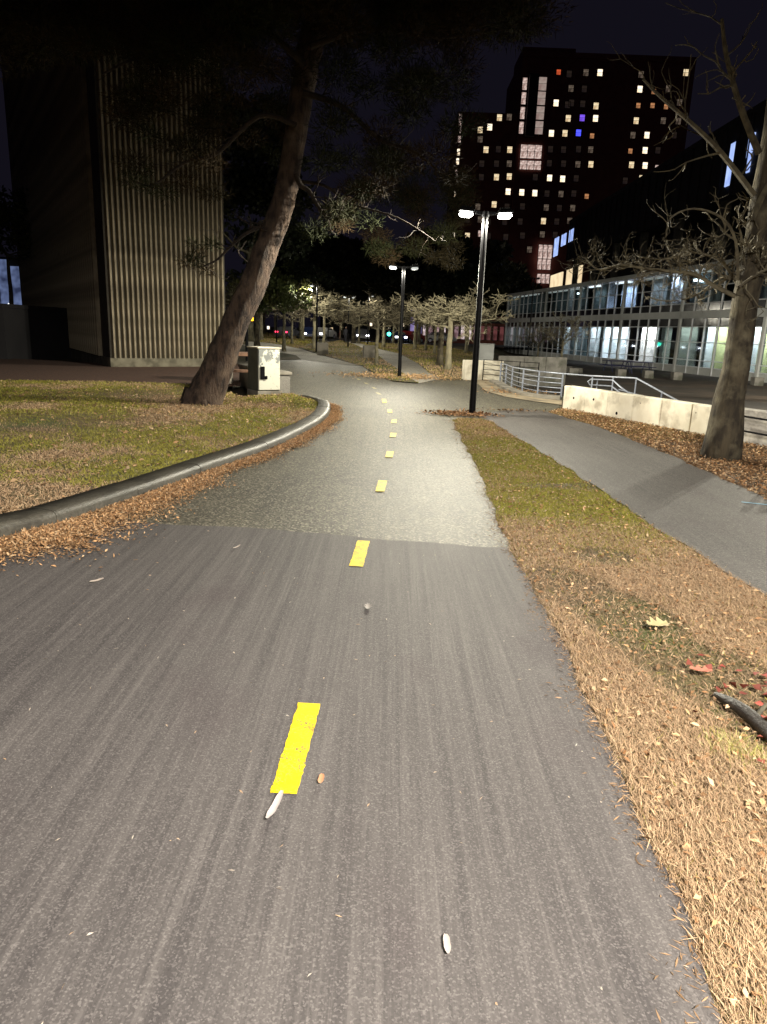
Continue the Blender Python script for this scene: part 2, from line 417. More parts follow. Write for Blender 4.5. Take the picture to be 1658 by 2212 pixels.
kerb_px = [(0, 1172), (125, 1139), (300, 1079), (435, 1029), (580, 977), (650, 944), (700, 914), (714, 893)]
kerb_out = [Vector((-6.2, -7)), Vector((-5.6, -3)), Vector((-4.75, 0.5)), Vector((-3.75, 3.3))] + [G(*p).to_2d() for p in kerb_px] + [Vector((-1.36, 16.2)), Vector((-1.85, 17.2))]
kerb_out = smooth_line([Vector((p.x, p.y, 0)) for p in kerb_out], 6)
kerb_out = [Vector((p.x, p.y)) for p in kerb_out]
def offset(line, d):
    r = []
    for i, p in enumerate(line):
        a = line[max(0, i - 1)]; b = line[min(len(line) - 1, i + 1)]; t = (b - a).normalized()
        r.append(p + Vector((-t.y, t.x)) * d)
    return r
kerb_in = offset(kerb_out, 0.27)
R_EDGE = wob([(0.88, -7), (0.91, 1.4), (1.02, 2.6), (1.06, 4.25), (1.04, 5.56), (1.2, 9.21), (1.31, 14.3)], 0.035, 0.12, 1)
bd_l = (kerb_out[0], )
near_left = [p for p in kerb_out if p.y < 5.75]
edge_l = min(kerb_out, key=lambda p: abs(p.y - 6.0))
SEAM = wob([(edge_l.x + 0.02, 6.08), (-1.9, 5.92), (-0.6, 5.80), (0.3, 5.66), (1.045, 5.58)], 0.05, 0.05, 3)
bike = thing('bike_path', (0, 0, 0), None, None, kind='structure')
r_near = [p for p in R_EDGE if p[1] < 5.58]; r_far = [p for p in R_EDGE if p[1] >= 5.58]
sheet('new_asphalt', [tuple(p) for p in near_left] + SEAM + list(reversed(r_near)), ASPH_NEW, 0.012, parent=bike)
far_left = [tuple(p) for p in kerb_out if p.y > 5.9]
wl = [(1.45, 14.75), (1.95, 14.8), (2.2, 14.0)]
junction = [(edge_l.x, 5.7)] + far_left + [(-2.41, 17.69), (-3.3, 20.6), (-7.5, 23.5), (-9.5, 30.0)] + [T(597, 778).to_2d(), T(651, 777).to_2d(), T(700, 781).to_2d(), T(783, 791.5).to_2d(), T(819, 813).to_2d(), T(850, 825).to_2d(), T(900, 829).to_2d(), T(927, 822).to_2d(), T(954, 819).to_2d(), T(1003, 821).to_2d(), (3.3, 25.6), (4.2, 23.0), (4.9, 20.6), (4.3, 17.9), (3.74, 16.5), (4.0, 15.0), (2.2, 14.2)] + wl[:0] + [(1.95, 14.75), (1.5, 14.8)] + list(reversed(r_far)) + [(1.04, 5.4)]
sheet('worn_asphalt', junction, ASPH_OLD, 0.007, parent=bike)
LP_up = [(500, 724), (537.5, 733), (561, 739), (604, 744), (644, 753), (685, 764), (707, 771), (748, 782), (783, 791.5)]
LP_lo = [(700, 783), (651, 777), (640, 768), (597, 760), (561, 753), (537, 748), (480, 738)]
lp = sheet('park_path', [T(*p).to_2d() for p in LP_up + LP_lo], PALE_PATH, 0.016)
RP_l = [(905, 829), (880, 815), (855, 795), (833, 781), (815, 766), (783, 752), (758, 741), (735, 733), (700, 724)]
RP_r = [(706, 723), (745, 731), (765, 738), (819, 754), (864, 764.5), (903.5, 786), (927, 806), (954, 819)]
sheet('park_path', [T(*p).to_2d() for p in RP_l + RP_r], PALE_PATH, 0.020)
walk_l = wob([(2.95, -7), (2.86, 0), (2.70, 4.0), (2.50, 7.8), (2.35, 11), (2.08, 14.4)], 0.04, 0.2, 5)
walk_r = wob([(3.74, 16.6), (4.22, 13.8), (4.39, 10.8), (4.33, 7.8), (4.2, 3), (4.1, -7)], 0.04, 0.2, 6)
sheet('sidewalk', walk_l + [(2.0, 15.6), (3.2, 17.2)] + walk_r, ASPH_WALK, 0.0165)
VERGE = r_near[::1] + r_far + [(1.5, 14.75), (1.95, 14.75)] + list(reversed(walk_l))
sheet('verge', [(p[0], p[1]) for p in VERGE], THATCH, 0.003)
RV = [(3.7, 16.4), (4.30, 17.6), (4.9, 17.0), (6.4, 13.5), (7.1, 11.0), (8.2, 4.1), (8.8, -7), (4.15, -7)]
sheet('leafy_verge', list(reversed(walk_r))[0:] [::-1][:-1] + RV[-1:] + RV[-2:-1] + RV[-3:-2] + RV[-4:-3] + RV[-5:-4] + RV[-6:-5] + RV[-7:-6], LITTER_SOIL, -0.001)
ISL = [(783, 791.5), (819, 813), (848, 824), (905, 829), (880, 815), (855, 795), (833, 781), (815, 766), (783, 752), (758, 741), (735, 735), (690, 745), (644, 749), (685, 764), (748, 782)]
FARISL = [T(*p).to_2d() for p in ISL]
tan_px = [(1035, 832), (1012, 822), (1060, 820), (1084, 842), (1120, 853), (1165, 862), (1214, 866), (1214, 876), (1150, 868), (1090, 858), (1050, 846)]
sheet('concrete_apron', [G(*p).to_2d() for p in tan_px], CONC_TAN, 0.024)
plz = thing('plaza', (0, 0, 0), None, None, kind='structure')
pl = [(9.2, -8), (9.0, 4), (8.0, 11.2), (7.2, 14.1), (5.6, 18.2), (6.2, 21.4), (5.2, 24.2), (4.95, 29.6), (7.1, 44), (9.8, 62), (16, 99), (60, 99), (60, -8)]
sheet('plaza_paving', pl, PLAZA_M, 0.008, parent=plz, zf=lambda x, y: -0.45)
# kerb stones
kerb = thing('kerb', (0, 0, 0), None, None, kind='structure')
prof = [(0.0, -0.05), (0.004, 0.085), (0.012, 0.108), (0.030, 0.125), (0.055, 0.134), (0.09, 0.137), (0.27, 0.139), (0.275, 0.0)]
nst = 13; per = (len(kerb_out) - 1) / nst
rows = [offset(kerb_out, d) for d, _ in prof]
seg_of = lambda s: min(nst - 1, int(s / per))
for k in range(nst):
    i0 = int(round(k * per)); i1 = int(round((k + 1) * per))
    v = []; f = []
    idx = list(range(i0, i1 + 1)); sub = []
    for i in idx: sub.append(float(i))
    sub[0] += 0.02; sub[-1] -= 0.02
    for s in sub:
        i = min(int(s), len(kerb_out) - 2); t = s - i
        for q, (d, z) in enumerate(prof):
            p = rows[q][i].lerp(rows[q][i + 1], t); v.append((p.x, p.y, z + 0.003 * ((k * 7) % 3)))
    n = len(prof)
    for a in range(len(sub) - 1):
        for q in range(n - 1):
            f.append((a * n + q, (a + 1) * n + q, (a + 1) * n + q + 1, a * n + q + 1))
    m0 = len(v); v += v[:n] + v[(len(sub) - 1) * n:len(sub) * n]
    f.append(tuple(range(m0, m0 + n))); f.append(tuple(reversed(range(m0 + n, m0 + 2 * n))))
    me = bpy.data.meshes.new('kerb_stone'); me.from_pydata(v, [], f)
    link('kerb_stone', me, GRANITE, kerb, smooth=True)
def lawn_z(x, y):
    d = min((Vector((x, y)) - p).length for p in kerb_in[::2])
    return 0.105 + 0.10 * sm(0, 5, d) * (0.7 + 0.5 * mnoise.noise(Vector((x * .3, y * .3, 0))))
brick_l = [(0, 822), (200, 824), (400, 829), (480, 838), (520, 852)]
lawn_back = [G(p[0], p[1], 0.17).to_2d() for p in brick_l]
LAWN = [tuple(p) for p in kerb_in] + [(-2.35, 17.75), (-2.6, 17.9)] + [tuple(p) for p in reversed(lawn_back)] + [(-24, 20.5), (-30, 8), (-30, -7)]
# lawn as a gridded sheet clipped by a fan of cells
def gridded(name, poly, step, zf, m):
    xs_ = [p[0] for p in poly]; ys_ = [p[1] for p in poly]
    import bmesh
    v = [Vector((x, y, 0)) for x, y in poly]
    bm = bmesh.new(); vv = [bm.verts.new(p) for p in v]; bm.faces.new(vv)
    bmesh.ops.triangulate(bm, faces=bm.faces[:])
    for ax, lo, hi in ((Vector((1, 0, 0)), min(xs_), max(xs_)), (Vector((0, 1, 0)), min(ys_), max(ys_))):
        c = lo + step
        while c < hi:
            bmesh.ops.bisect_plane(bm, geom=bm.verts[:] + bm.edges[:] + bm.faces[:], plane_co=ax * c, plane_no=ax)
            c += step
    for q in bm.verts: q.co.z = zf(q.co.x, q.co.y)
    bmesh.ops.recalc_face_normals(bm, faces=bm.faces[:])
    me = bpy.data.meshes.new(name); bm.to_mesh(me); bm.free()
    if sum(p.normal.z for p in me.polygons) < 0: me.flip_normals()
    return link(name, me, m, smooth=True)
lw = gridded('lawn', LAWN, 1.0, lawn_z, THATCH); tag(lw, kind='structure')
bw = [G(p[0], p[1], 0.17).to_2d() for p in brick_l[:3]] + [G(480, 833, .17).to_2d(), G(520, 835, .17).to_2d(), G(520, 800, .17).to_2d()] + [(-6.0, 29.5), (-9.4, 26.4), (-16, 27.4), (-30, 30), (-30, 20.5)]
sheet('mulch_strip', bw, MULCH, 0.0, zf=lambda x, y: 0.175)

# centre line dashes
dashes = [((586, 1722), (640, 1722), (691, 1526), (647, 1526)), ((756, 1226), (783, 1229), (797, 1173), (775, 1171)), ((812, 1064), (830, 1065), (836, 1041), (819, 1040)),
          ((835, 990), (846, 990), (849, 977), (838, 977)), ((844, 946), (853, 946), (855, 937), (846, 937)), ((846, 915), (855, 915), (857, 908), (848, 908)),
          ((839, 893), (847, 893), (846, 886), (838, 886)), ((828, 871), (835, 871), (833, 863), (826, 863))]
for k, q in enumerate(dashes):
    a, b, c, d = [G(*p) for p in q]
    # regularise to one painted rectangle
    c0 = (a + b) / 2; c1 = (c + d) / 2; t = (c1 - c0).normalized(); nrm = Vector((t.y, -t.x, 0)); L = (c1 - c0).length; W = 0.052
    mb = MB(); rows_ = 30 if k < 3 else 3
    for i in range(rows_ + 1):
        s = L * i / rows_
        e0 = W + (rnd.uniform(-.004, .003) if k < 3 else 0); e1 = W + (rnd.uniform(-.004, .003) if k < 3 else 0)
        mb.v.append(tuple(c0 + t * s - nrm * e0 + Vector((0, 0, 0.0165)))); mb.v.append(tuple(c0 + t * s + nrm * e1 + Vector((0, 0, 0.0165))))
    for i in range(rows_): mb.f.append((2 * i, 2 * i + 1, 2 * i + 3, 2 * i + 2)); mb.mi.append(0)
    mb.build('painted_dash', YELLOW, bike)
for px, py in [(822, 851), (812, 839), (795, 829), (778, 820), (764, 806)]:
    a = G(px, py); mb = MB(); mb.add([(a.x - .05, a.y - .3, .012), (a.x + .05, a.y - .3, .012), (a.x - .05, a.y + .35, .012), (a.x - .15, a.y + .35, .012)], [(0, 1, 2, 3)])
    mb.build('painted_dash', YELLOW_WORN, bike)

# ------------------------------------------------------------------ lights and lamp posts
def batwing(l, up=0.03, cutoff=False):
    """street luminaire distribution: more intensity at high angles than straight down"""
    l.use_nodes = True; nt = l.node_tree; em = [n for n in nt.nodes if n.type == 'EMISSION'][0]
    tc = nt.nodes.new('ShaderNodeTexCoord'); sx = nt.nodes.new('ShaderNodeSeparateXYZ'); nt.links.new(tc.outputs['Normal'], sx.inputs[0])
    mr = nt.nodes.new('ShaderNodeMapRange'); mr.inputs[1].default_value = 1.0; mr.inputs[2].default_value = -1.0; nt.links.new(sx.outputs[2], mr.inputs[0])
    cr = nt.nodes.new('ShaderNodeValToRGB'); nt.links.new(mr.outputs[0], cr.inputs[0])
    el = cr.color_ramp.elements
    # factor 1 = straight down, 0.5 = horizontal, 0 = straight up
    pts = [(0.0, up * .3), (0.42, up), (0.49, 0.55), (0.56, 0.95), (0.64, 1.0), (0.75, 0.62), (0.87, 0.34), (1.0, 0.22)]
    if cutoff: pts = [(0.0, 0.0), (0.42, 0.0), (0.485, 0.06), (0.55, 0.26), (0.64, 0.50), (0.75, 0.48), (0.87, 0.40), (1.0, 0.33)]
    el[0].position = pts[0][0]; el[0].color = (pts[0][1],) * 3 + (1,); el[1].position = 1.0; el[1].color = (pts[-1][1],) * 3 + (1,)
    for p_, v_ in pts[1:-1]:
        e = el.new(p_); e.color = (v_, v_, v_, 1)
    m = nt.nodes.new('ShaderNodeMath'); m.operation = 'MULTIPLY'; m.inputs[1].default_value = 4.2; nt.links.new(cr.outputs[0], m.inputs[0])
    nt.links.new(m.outputs[0], em.inputs['Strength'])
def spot(name, loc, power, parent=None, size=158, blend=0.55, col=(1, 0.93, 0.78), rad=0.05, up=0.03, cutoff=False):
    l = bpy.data.lights.new(name, 'POINT'); l.energy = power; l.color = col; l.shadow_soft_size = rad
    batwing(l, up, cutoff)
    o = bpy.data.objects.new(name, l); COL.objects.link(o); o.location = loc
    if parent: o.parent = parent
    return o
def lamp_parts(root, h, ang, lens, sides=(-1, 1), half=0.39, lenses=None):
    mb = MB(); mb.tube([(0, 0, 0.02), (0, 0, h - 0.02)], [0.072, 0.058], 12); mb.build('pole', BLACK, root, smooth=False)
    mb = MB(); mb.box(-.17, .17, -.17, .17, 0.0, 0.025, 0.006); bp = mb.build('base_plate', STEELP, root)
    for sx in (-1, 1):
        for sy in (-1, 1):
            mb = MB(); mb.tube([(sx * .13, sy * .13, 0.0), (sx * .13, sy * .13, 0.075)], 0.014, 6); mb.tube([(sx * .13, sy * .13, 0.026), (sx * .13, sy * .13, 0.045)], 0.024, 6); mb.build('anchor_bolt', STEELP, bp)
    mb = MB(); mb.tube([(0, 0, h - .06), (0, 0, h + 0.04)], 0.075, 12); mb.build('pole_cap', BLACK, root)
    ca, sa = math.cos(ang), math.sin(ang)
    for i, s in enumerate(sides):
        R = Matrix.Translation((0, 0, h)) @ Matrix.Rotation(ang + (pi if s < 0 else 0), 4, 'Z') @ Matrix.Rotation(math.radians(-4), 4, 'Y')
        mb = MB(); mb.box(0.03, half - .19, -.03, .03, -.03, .03, 0, R); mb.build('arm', BLACK, root)
        mb = MB()
        mb.box(half - .15, half + .16, -.14, .14, -.012, .045, 0.012, R)
        mb.box(half - .10, half + .12, -.08, .08, .045, .075, 0.008, R)
        for k in range(5): mb.box(half - .09 + k * .045, half - .075 + k * .045, -.075, .075, .075, .10, 0, R)
        hd = mb.build('lamp_head', BLACK, root)
        mb = MB(); mb.box(half - .13, half + .14, -.125, .125, -.10, -.013, 0.04, R)
        mb.build('lens', lenses[i] if lenses else lens, hd)
STEELP = mat('scuffed_steel_plate', (0.42, 0.38, 0.36), (0.20, 0.16, 0.14), 25, 0.5, metal=0.3)
def lamp(base, h, label, lens, power, ang=0.0, lenses=None, size=158, powers=None, sides=(-1, 1), blend=0.55, cutoff=False):
    r = thing('street_lamp', base, label, 'street lamp', 'twin headed lamp posts along the paths')
    lamp_parts(r, h, ang, lens, sides, lenses=lenses)
    for i, s in enumerate(sides):
        p = powers[i] if powers else power
        if p > 0: spot('lamp_light', (s * 0.39 * math.cos(ang), s * 0.39 * math.sin(ang), h - 0.15), p, r, size=size, blend=blend, cutoff=cutoff, col=(1, .93, .84) if cutoff else (1, .94, .76))
    return r
L1 = T(1020, 897)
lamp(L1, 4.08, 'tall black twin headed lamp post at the tip of the grass strip, brightly lit', LENS, 500, ang=0.05, size=166, blend=0.35)
L2 = T(863, 816)
lamp(L2, 3.98, 'black lamp post standing in orange leaves where the two park paths part', LENS_MID, 0, ang=0.0, lenses=[LENS_MID, LENS_DIM], powers=[300, 180])
L3 = T(684, 761)
lamp(L3, 4.6, 'black lamp post beside the concrete cube on the left of the park path', LENS_DIM, 330, sides=(-1,), lenses=[LENS_DIM])
for px, py, hh, lb in ((709, 737, 4.6, 'distant thin lamp post between two bare trees behind the concrete cube'), (752, 750, 4.4, 'distant dark lamp post next to the walking person'), (794, 744, 5.0, 'distant tall dark lamp post left of the green traffic light'), (598, 740, 4.2, 'short distant lamp post on the green slope under the leafy trees')):
    lamp(T(px, py), hh, lb, LENS_DIM, 200, sides=(1,) if px != 752 else (-1, 1))
# lamps outside the frame: same row behind the rider, added one at the plaza
lamp(Vector((1.75, -1.3, 0)), 4.2, 'black lamp post of the same row, standing behind the camera', LENS, 1080, ang=0.15, size=160, cutoff=True)
PL = T(1140, 775)
lamp(PL, 7.6, 'tall slim unlit lamp post in front of the glass building', BLACK, 0, powers=[0, 0])
for p_, q_ in (((18.6, 29.0), 900), ((16.6, 47.0), 1000), ((14.0, 66.0), 1000)):  # unseen plaza lamp added to brighten the facade mullions
    if p_[1] < 30:
        lamp(Vector((p_[0], p_[1], -.45)), 5.0, 'added unseen lamp post beyond the right edge, lighting the glass building', LENS_MID, q_)

# ------------------------------------------------------------------ ribbed concrete building
Bc = Vector((-9.5, 24.57)); Br = Vector((-6.2, 27.45)); Bl = Vector((-25.1, 50.2))
BH = 26.0
rb = thing('ribbed_concrete_building', (Bc.x, Bc.y, 0.15), 'tall windowless tower with vertical concrete ribs rising behind the leaning pine', 'building')
dR = (Br - Bc); LR = dR.length; dR.normalize(); nR = Vector((dR.y, -dR.x))
dL = (Bl - Bc); LL = dL.length; dL.normalize(); nL = Vector((-dL.y, dL.x))
inn = 0.0
body = [Vector((0, 0)), dR * LR, dR * LR + dL * LL, dL * LL]
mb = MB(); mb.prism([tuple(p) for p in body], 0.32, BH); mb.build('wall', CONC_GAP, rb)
# plinth, slightly proud
pb = [Vector((0, 0)) + nR * .17 - dR * .04 + nL * 0.02, dR * (LR + .06) + nR * .17, dR * (LR + .06) + dL * LL, dL * (LL) + nL * .06, nL * 0.06]
mb = MB(); mb.prism([tuple(p) for p in pb], -0.15, 0.318); mb.build('plinth', OLD_CONC, rb)
nr = 24; sp_ = (LR - 0.10) / nr
mb = MB(); wv = sp_
mb.v = []; 
zz = [0.32, BH - .02]
pr = [(0.06 * sp_, 0), (0.16 * sp_, 0.15), (0.50 * sp_, 0.15), (0.60 * sp_, 0)]
for z in zz:
    for a, d in pr: mb.v.append((a, -d, z))
for i in range(3): mb.f.append((i, i + 1, i + 5, i + 4)); mb.mi.append(0)
mb.f.append((4, 5, 6, 7)); mb.mi.append(0); mb.f.append((3, 2, 1, 0)); mb.mi.append(0)
rib_me = mb.mesh('rib'); rib_me.materials.append(CONC_RIB)
angR = math.atan2(dR.y, dR.x)
for k in range(nr):
    o = bpy.data.objects.new('rib', rib_me); COL.objects.link(o); o.parent = rb
    q = dR * (0.06 + k * sp_) + nR * 0.003; o.location = (q.x, q.y, 0.0); o.rotation_euler = (0, 0, angR)
nl_ = 62; spl = LL / nl_
angL = math.atan2(-dL.y, -dL.x)
for k in range(nl_):
    o = bpy.data.objects.new('rib', rib_me); COL.objects.link(o); o.parent = rb
    q = dL * (LL - 0.02 - k * spl * .965) + nL * 0.003; o.location = (q.x, q.y, 0.0); o.rotation_euler = (0, 0, angL)
# low dark wing to the left of the tower
lwp = P(0, 676, 27.5)
wg = thing('low_wing', (-14.1, 26.6, 0.1), 'low dark flat roofed wing left of the ribbed tower', 'building')
mb = MB(); mb.box(-16, 0.0, 0, 8, -0.1, 1.9); mb.build('wall', DARKWALL, wg)
mb = MB(); mb.box(-16, 0.05, -0.1, 8.1, 1.905, 2.05); mb.build('coping', DARKWALL, wg)
# distant lit glass pavilion seen past the tower
wb = thing('blue_lit_pavilion', P(15, 690, 60), 'small pale blue lit glazed facade glimpsed beyond the dark wing', 'building')
mb = MB(); mb.box(-3, 2.0, 0.2, 5, -4, 4.9); mb.build('wall', DARKWALL, wb)
EM_BLUEP = emit('blue_facade_light', (0.30, 0.40, 0.75), 0.30, (0.06, 0.08, 0.18), 1.1)
EM_WHITE = emit('white_light', (0.9, 0.95, 1.0), 3.0)
for i in range(4):
    mb = MB(); mb.box(-2.4 + i * 1.0, -1.5 + i * 1.0, 0.10, 0.16, 0.6, 4.2 + (0.5 if i in (1, 2) else 0)); wn = mb.build('window', EM_BLUEP, wb)
mb = MB(); mb.box(0.2, 0.6, 0.02, 0.1, 0.5, 1.3); mb.build('doorway_light', EM_WHITE, wb)

# ------------------------------------------------------------------ bare trees
def wiggle(p, d, L, n, r0, r1, bend, rr, grav=0.0, flat=0.0):
    pts = [Vector(p)]; rad = [r0]; d = Vector(d).normalized()
    for i in range(n):
        d = d + Vector((rr.gauss(0, bend), rr.gauss(0, bend), rr.gauss(0, bend * 0.8) + grav))
        if flat: d.z *= (1 - flat)
        d.normalize()
        pts.append(pts[-1] + d * (L / n)); rad.append(r0 + (r1 - r0) * (i + 1) / n)
    return pts, rad, d
def bare_crown(mb, rr, base, h, n_limb, L, r, flat=0.15, levels=3, sides=4, spread=0.25, up=0.25, tw=5, zs=None, minr=0.0):
    def rec(p, d, L, r, lev):
        n = 5 if lev > 1 else 3
        pts, rad, dd = wiggle(p, d, L, n, r, max(r * 0.5, minr), 0.28 if lev < levels else 0.2, rr, grav=0.03, flat=flat)
        mb.tube(pts, rad, max(3, sides - (levels - lev)), cap=False)
        if lev <= 0: return
        k = tw if lev > 1 else tw + 1
        for j in range(k):
            i = rr.randint(1, len(pts) - 1) if j else len(pts) - 1
            q = pts[i]
            t = (pts[i] - pts[i - 1]).normalized()
            side = Vector((rr.gauss(0, 1), rr.gauss(0, 1), rr.gauss(0.25, 0.7))).normalized()
            rec(q, (t * 0.7 + side * 0.95), L * rr.uniform(0.38, 0.62), max(rad[i] * 0.62, minr * 1.1), lev - 1)
    for k in range(n_limb):
        a = 2 * pi * k / n_limb + rr.uniform(-.4, .4)
        rec(Vector(base) + Vector((0, 0, h - rr.uniform(0, 1) * (zs or 0.5))), Vector((math.cos(a), math.sin(a), rr.uniform(0.1, 0.1 + up))), L * rr.uniform(0.75, 1.1), r, levels)
def trunk_mb(h, r0, r1, rr, lean=(0, 0), flare=1.35, sides=10, n=8):
    mb = MB(); pts = []; rad = []
    for i in range(n + 1):
        t = i / n
        pts.append((lean[0] * t + rr.uniform(-1, 1) * .02 * (0 < i < n), lean[1] * t + rr.uniform(-1, 1) * .02, -0.06 + t * (h + .06)))
        rad.append((r0 + (r1 - r0) * t) * (1 + (flare - 1) * max(0, 1 - t * 6)))
    mb.tube(pts, rad, sides); return mb, pts
protos = {}
def make_bare(seed, h, r0, L, n_limb=6, levels=3, tw=4, mat_=BARK_PALE, flat=0.2, up=0.35, sides=4, cm=None):
    rr = random.Random(seed)
    t = bpy.data.objects.new('bare_tree', None); COL.objects.link(t)
    mb, pts = trunk_mb(h, r0, r0 * 0.7, rr); mb.build('trunk', mat_, t, smooth=True)
    mb = MB(); bare_crown(mb, rr, (0, 0, 0), h, n_limb, L, r0 * 0.42, flat=flat, levels=levels, up=up, tw=tw, sides=sides, zs=h * 0.25, minr=0.012)
    mb.build('crown', cm or mat_, t)
    return t
A = make_bare(1, 2.55, 0.15, 2.0, 8, 3, 5)
B = make_bare(2, 2.7, 0.13, 1.7, 6, 3, 4, cm=TWIG, up=0.8, flat=.1)
C_ = make_bare(3, 2.4, 0.11, 1.7, 7, 2, 5, mat_=BARK_GREY, cm=TWIG)
D_ = make_bare(4, 3.0, 0.2, 2.2, 7, 3, 4, mat_=BARK_BROWN, cm=TWIG)
spots = [(A, 968, 800, 1.0, 0.4, 'pale trunked bare tree with lamplit contorted branches, right of its dark twin'),
         (D_, 950, 791, 0.9, 1.9, 'thick darker bare trunk standing close left of the lamplit tree'),
         (C_, 813.5, 788, 0.95, 0.0, 'slender young bare tree rising beside the right concrete cube'),
         (B, 829, 751, 1.3, 0.9, 'pale bare trunk standing left of the second lamp post'),
         (C_, 862, 759, 1.1, 2.5, 'thin pale bare tree behind the second lamp post'),
         (B, 896, 755, 1.2, 2.2, 'dark bare tree before the violet lit shopfront'),
         (C_, 920, 758, 1.1, 4.0, 'small bare tree left of the pink lit shopfront'),
         (B, 939, 765, 0.9, 5.0, 'leaning bare tree before the left end of the pink shopfront'),
         (D_, 764, 741, 1.25, 1.0, 'pale straight bare trunk right of the walking person'),
         (C_, 775.6, 742, 1.2, 3.0, 'thin distant bare tree between pale trunk and dark lamp post'),
         (A, 680, 755, 1.3, 2.0, 'pale bare trunk directly behind the third lamp post'),
         (C_, 631, 743, 1.15, 5.5, 'bare reddish tree on the slope right of the short lamp post'),
         (B, 594, 722, 1.5, 0.2, 'pale distant tree trunk left of the red tail lights'),
         (D_, 555.5, 752, 1.15, 0.7, 'brown tree trunk right behind the black signal post')]
used = set()
def place(proto, loc, sc_, rz, label, grp='bare trees in the park'):
    o = proto if proto.name not in used else copy_tree(proto)
    used.add(proto.name); o.location = loc; o.scale = (sc_,) * 3; o.rotation_euler = (0, 0, rz)
    tag(o, label, 'tree', grp); return o
for pr_, px, py, s, rz, lb in spots: place(pr_, T(px, py), s, rz, lb)
more = [(700, 742, 'far bare tree left of the walking person'), (735, 733, 'thin far bare tree just left of the walking person'), (527, 744, 'pale trunk seen in the gap right of the leaning pine'), (571, 722, 'farthest pale trunk beyond the black signal post'), (655, 736, 'far bare tree between the slope and the third lamp post'), (850, 742, 'far bare tree right of the green traffic light'), (1008, 762, 'far bare tree beside the grey utility box'), (905, 744, 'far slim bare tree in front of the violet lights')]
for i, (px, py, lb) in enumerate(more): place([B, C_, A, D_][i % 4], T(px, py), 1.15 + 0.1 * (i % 3), i * 1.3, lb)

# big bare tree on the right verge
rr = random.Random(21)
RTb = T(1557, 990)
bt = thing('bare_tree', RTb, 'large bare tree with thick trunk on the leafy verge by the white wall', 'tree', 'bare trees in the park')
mb, pts = trunk_mb(7.5, 0.205, 0.12, rr, lean=(0.05, 0.0), flare=1.5, sides=14, n=16)
mb.build('trunk', BARK_BROWN, bt, smooth=True)
mb = MB()
def limb(mb, pxs, Y, r0, r1, twigs, rr, tl=0.4, root=RTb, lev=1, n=5, ydrift=0.0):
    pts = [P(a, b_, Y + ydrift * i) - root for i, (a, b_) in enumerate(pxs)]
    pts = smooth_line(pts, 4)
    rad = [r0 + (r1 - r0) * i / (len(pts) - 1) for i in range(len(pts))]
    mb.tube(pts, rad, n, cap=False)
    for k in range(twigs):
        i = rr.randint(2, len(pts) - 1)
        t = (pts[i] - pts[i - 1]).normalized()
        def tw(p, d, L, r, lv):
            q, ra, dd = wiggle(p, d, L, 4, r, r * .4, 0.35, rr, grav=0.04)
            mb.tube(q, ra, 3, cap=False)
            if lv > 0:
                for _ in range(3): tw(q[rr.randint(1, 4)], dd + Vector((rr.gauss(0, .7), rr.gauss(0, .7), rr.gauss(0.15, .7))), L * .55, r * .6, lv - 1)
        tw(pts[i], t + Vector((rr.gauss(0, .7), rr.gauss(0, .6), rr.gauss(.15, .8))), tl * rr.uniform(.5, 1.2), max(0.006, rad[i] * 0.5), lev)
limb(mb, [(1590, 640), (1545, 618), (1500, 592), (1440, 585), (1385, 578), (1340, 572), (1295, 582), (1268, 560)], 10.6, 0.035, 0.010, 46, rr, 0.42, lev=2, ydrift=0.15)
limb(mb, [(1592, 610), (1560, 565), (1520, 548), (1490, 545), (1430, 560), (1390, 555)], 10.9, 0.028, 0.008, 30, rr, 0.42, lev=2, ydrift=0.2)
limb(mb, [(1595, 600), (1590, 520), (1560, 470), (1500, 450), (1450, 470), (1440, 510)], 10.4, 0.022, 0.008, 10, rr, 0.35, lev=1, ydrift=-0.1)
limb(mb, [(1600, 640), (1625, 580), (1670, 520), (1740, 480)], 10.7, 0.085, 0.05, 26, rr, 0.6, lev=2)
limb(mb, [(1597, 620), (1640, 590), (1700, 570), (1760, 590)], 10.4, 0.025, 0.010, 16, rr, 0.5, lev=2)
limb(mb, [(1630, 420), (1560, 330), (1500, 270), (1430, 210), (1390, 170)], 10.6, 0.045, 0.015, 10, rr, 0.6, lev=1, ydrift=-0.2)
limb(mb, [(1625, 470), (1670, 380), (1720, 300)], 10.6, 0.05, 0.02, 8, rr, 0.6, lev=1)
limb(mb, [(1640, 330), (1600, 230), (1570, 120), (1560, 40)], 10.6, 0.05, 0.02, 8, rr, 0.7, lev=1, ydrift=-0.2)
limb(mb, [(1600, 600), (1560, 600), (1500, 640), (1440, 650), (1400, 640)], 10.9, 0.022, 0.007, 22, rr, 0.35, lev=1, ydrift=0.3)
mb.build('crown', TWIG, bt)

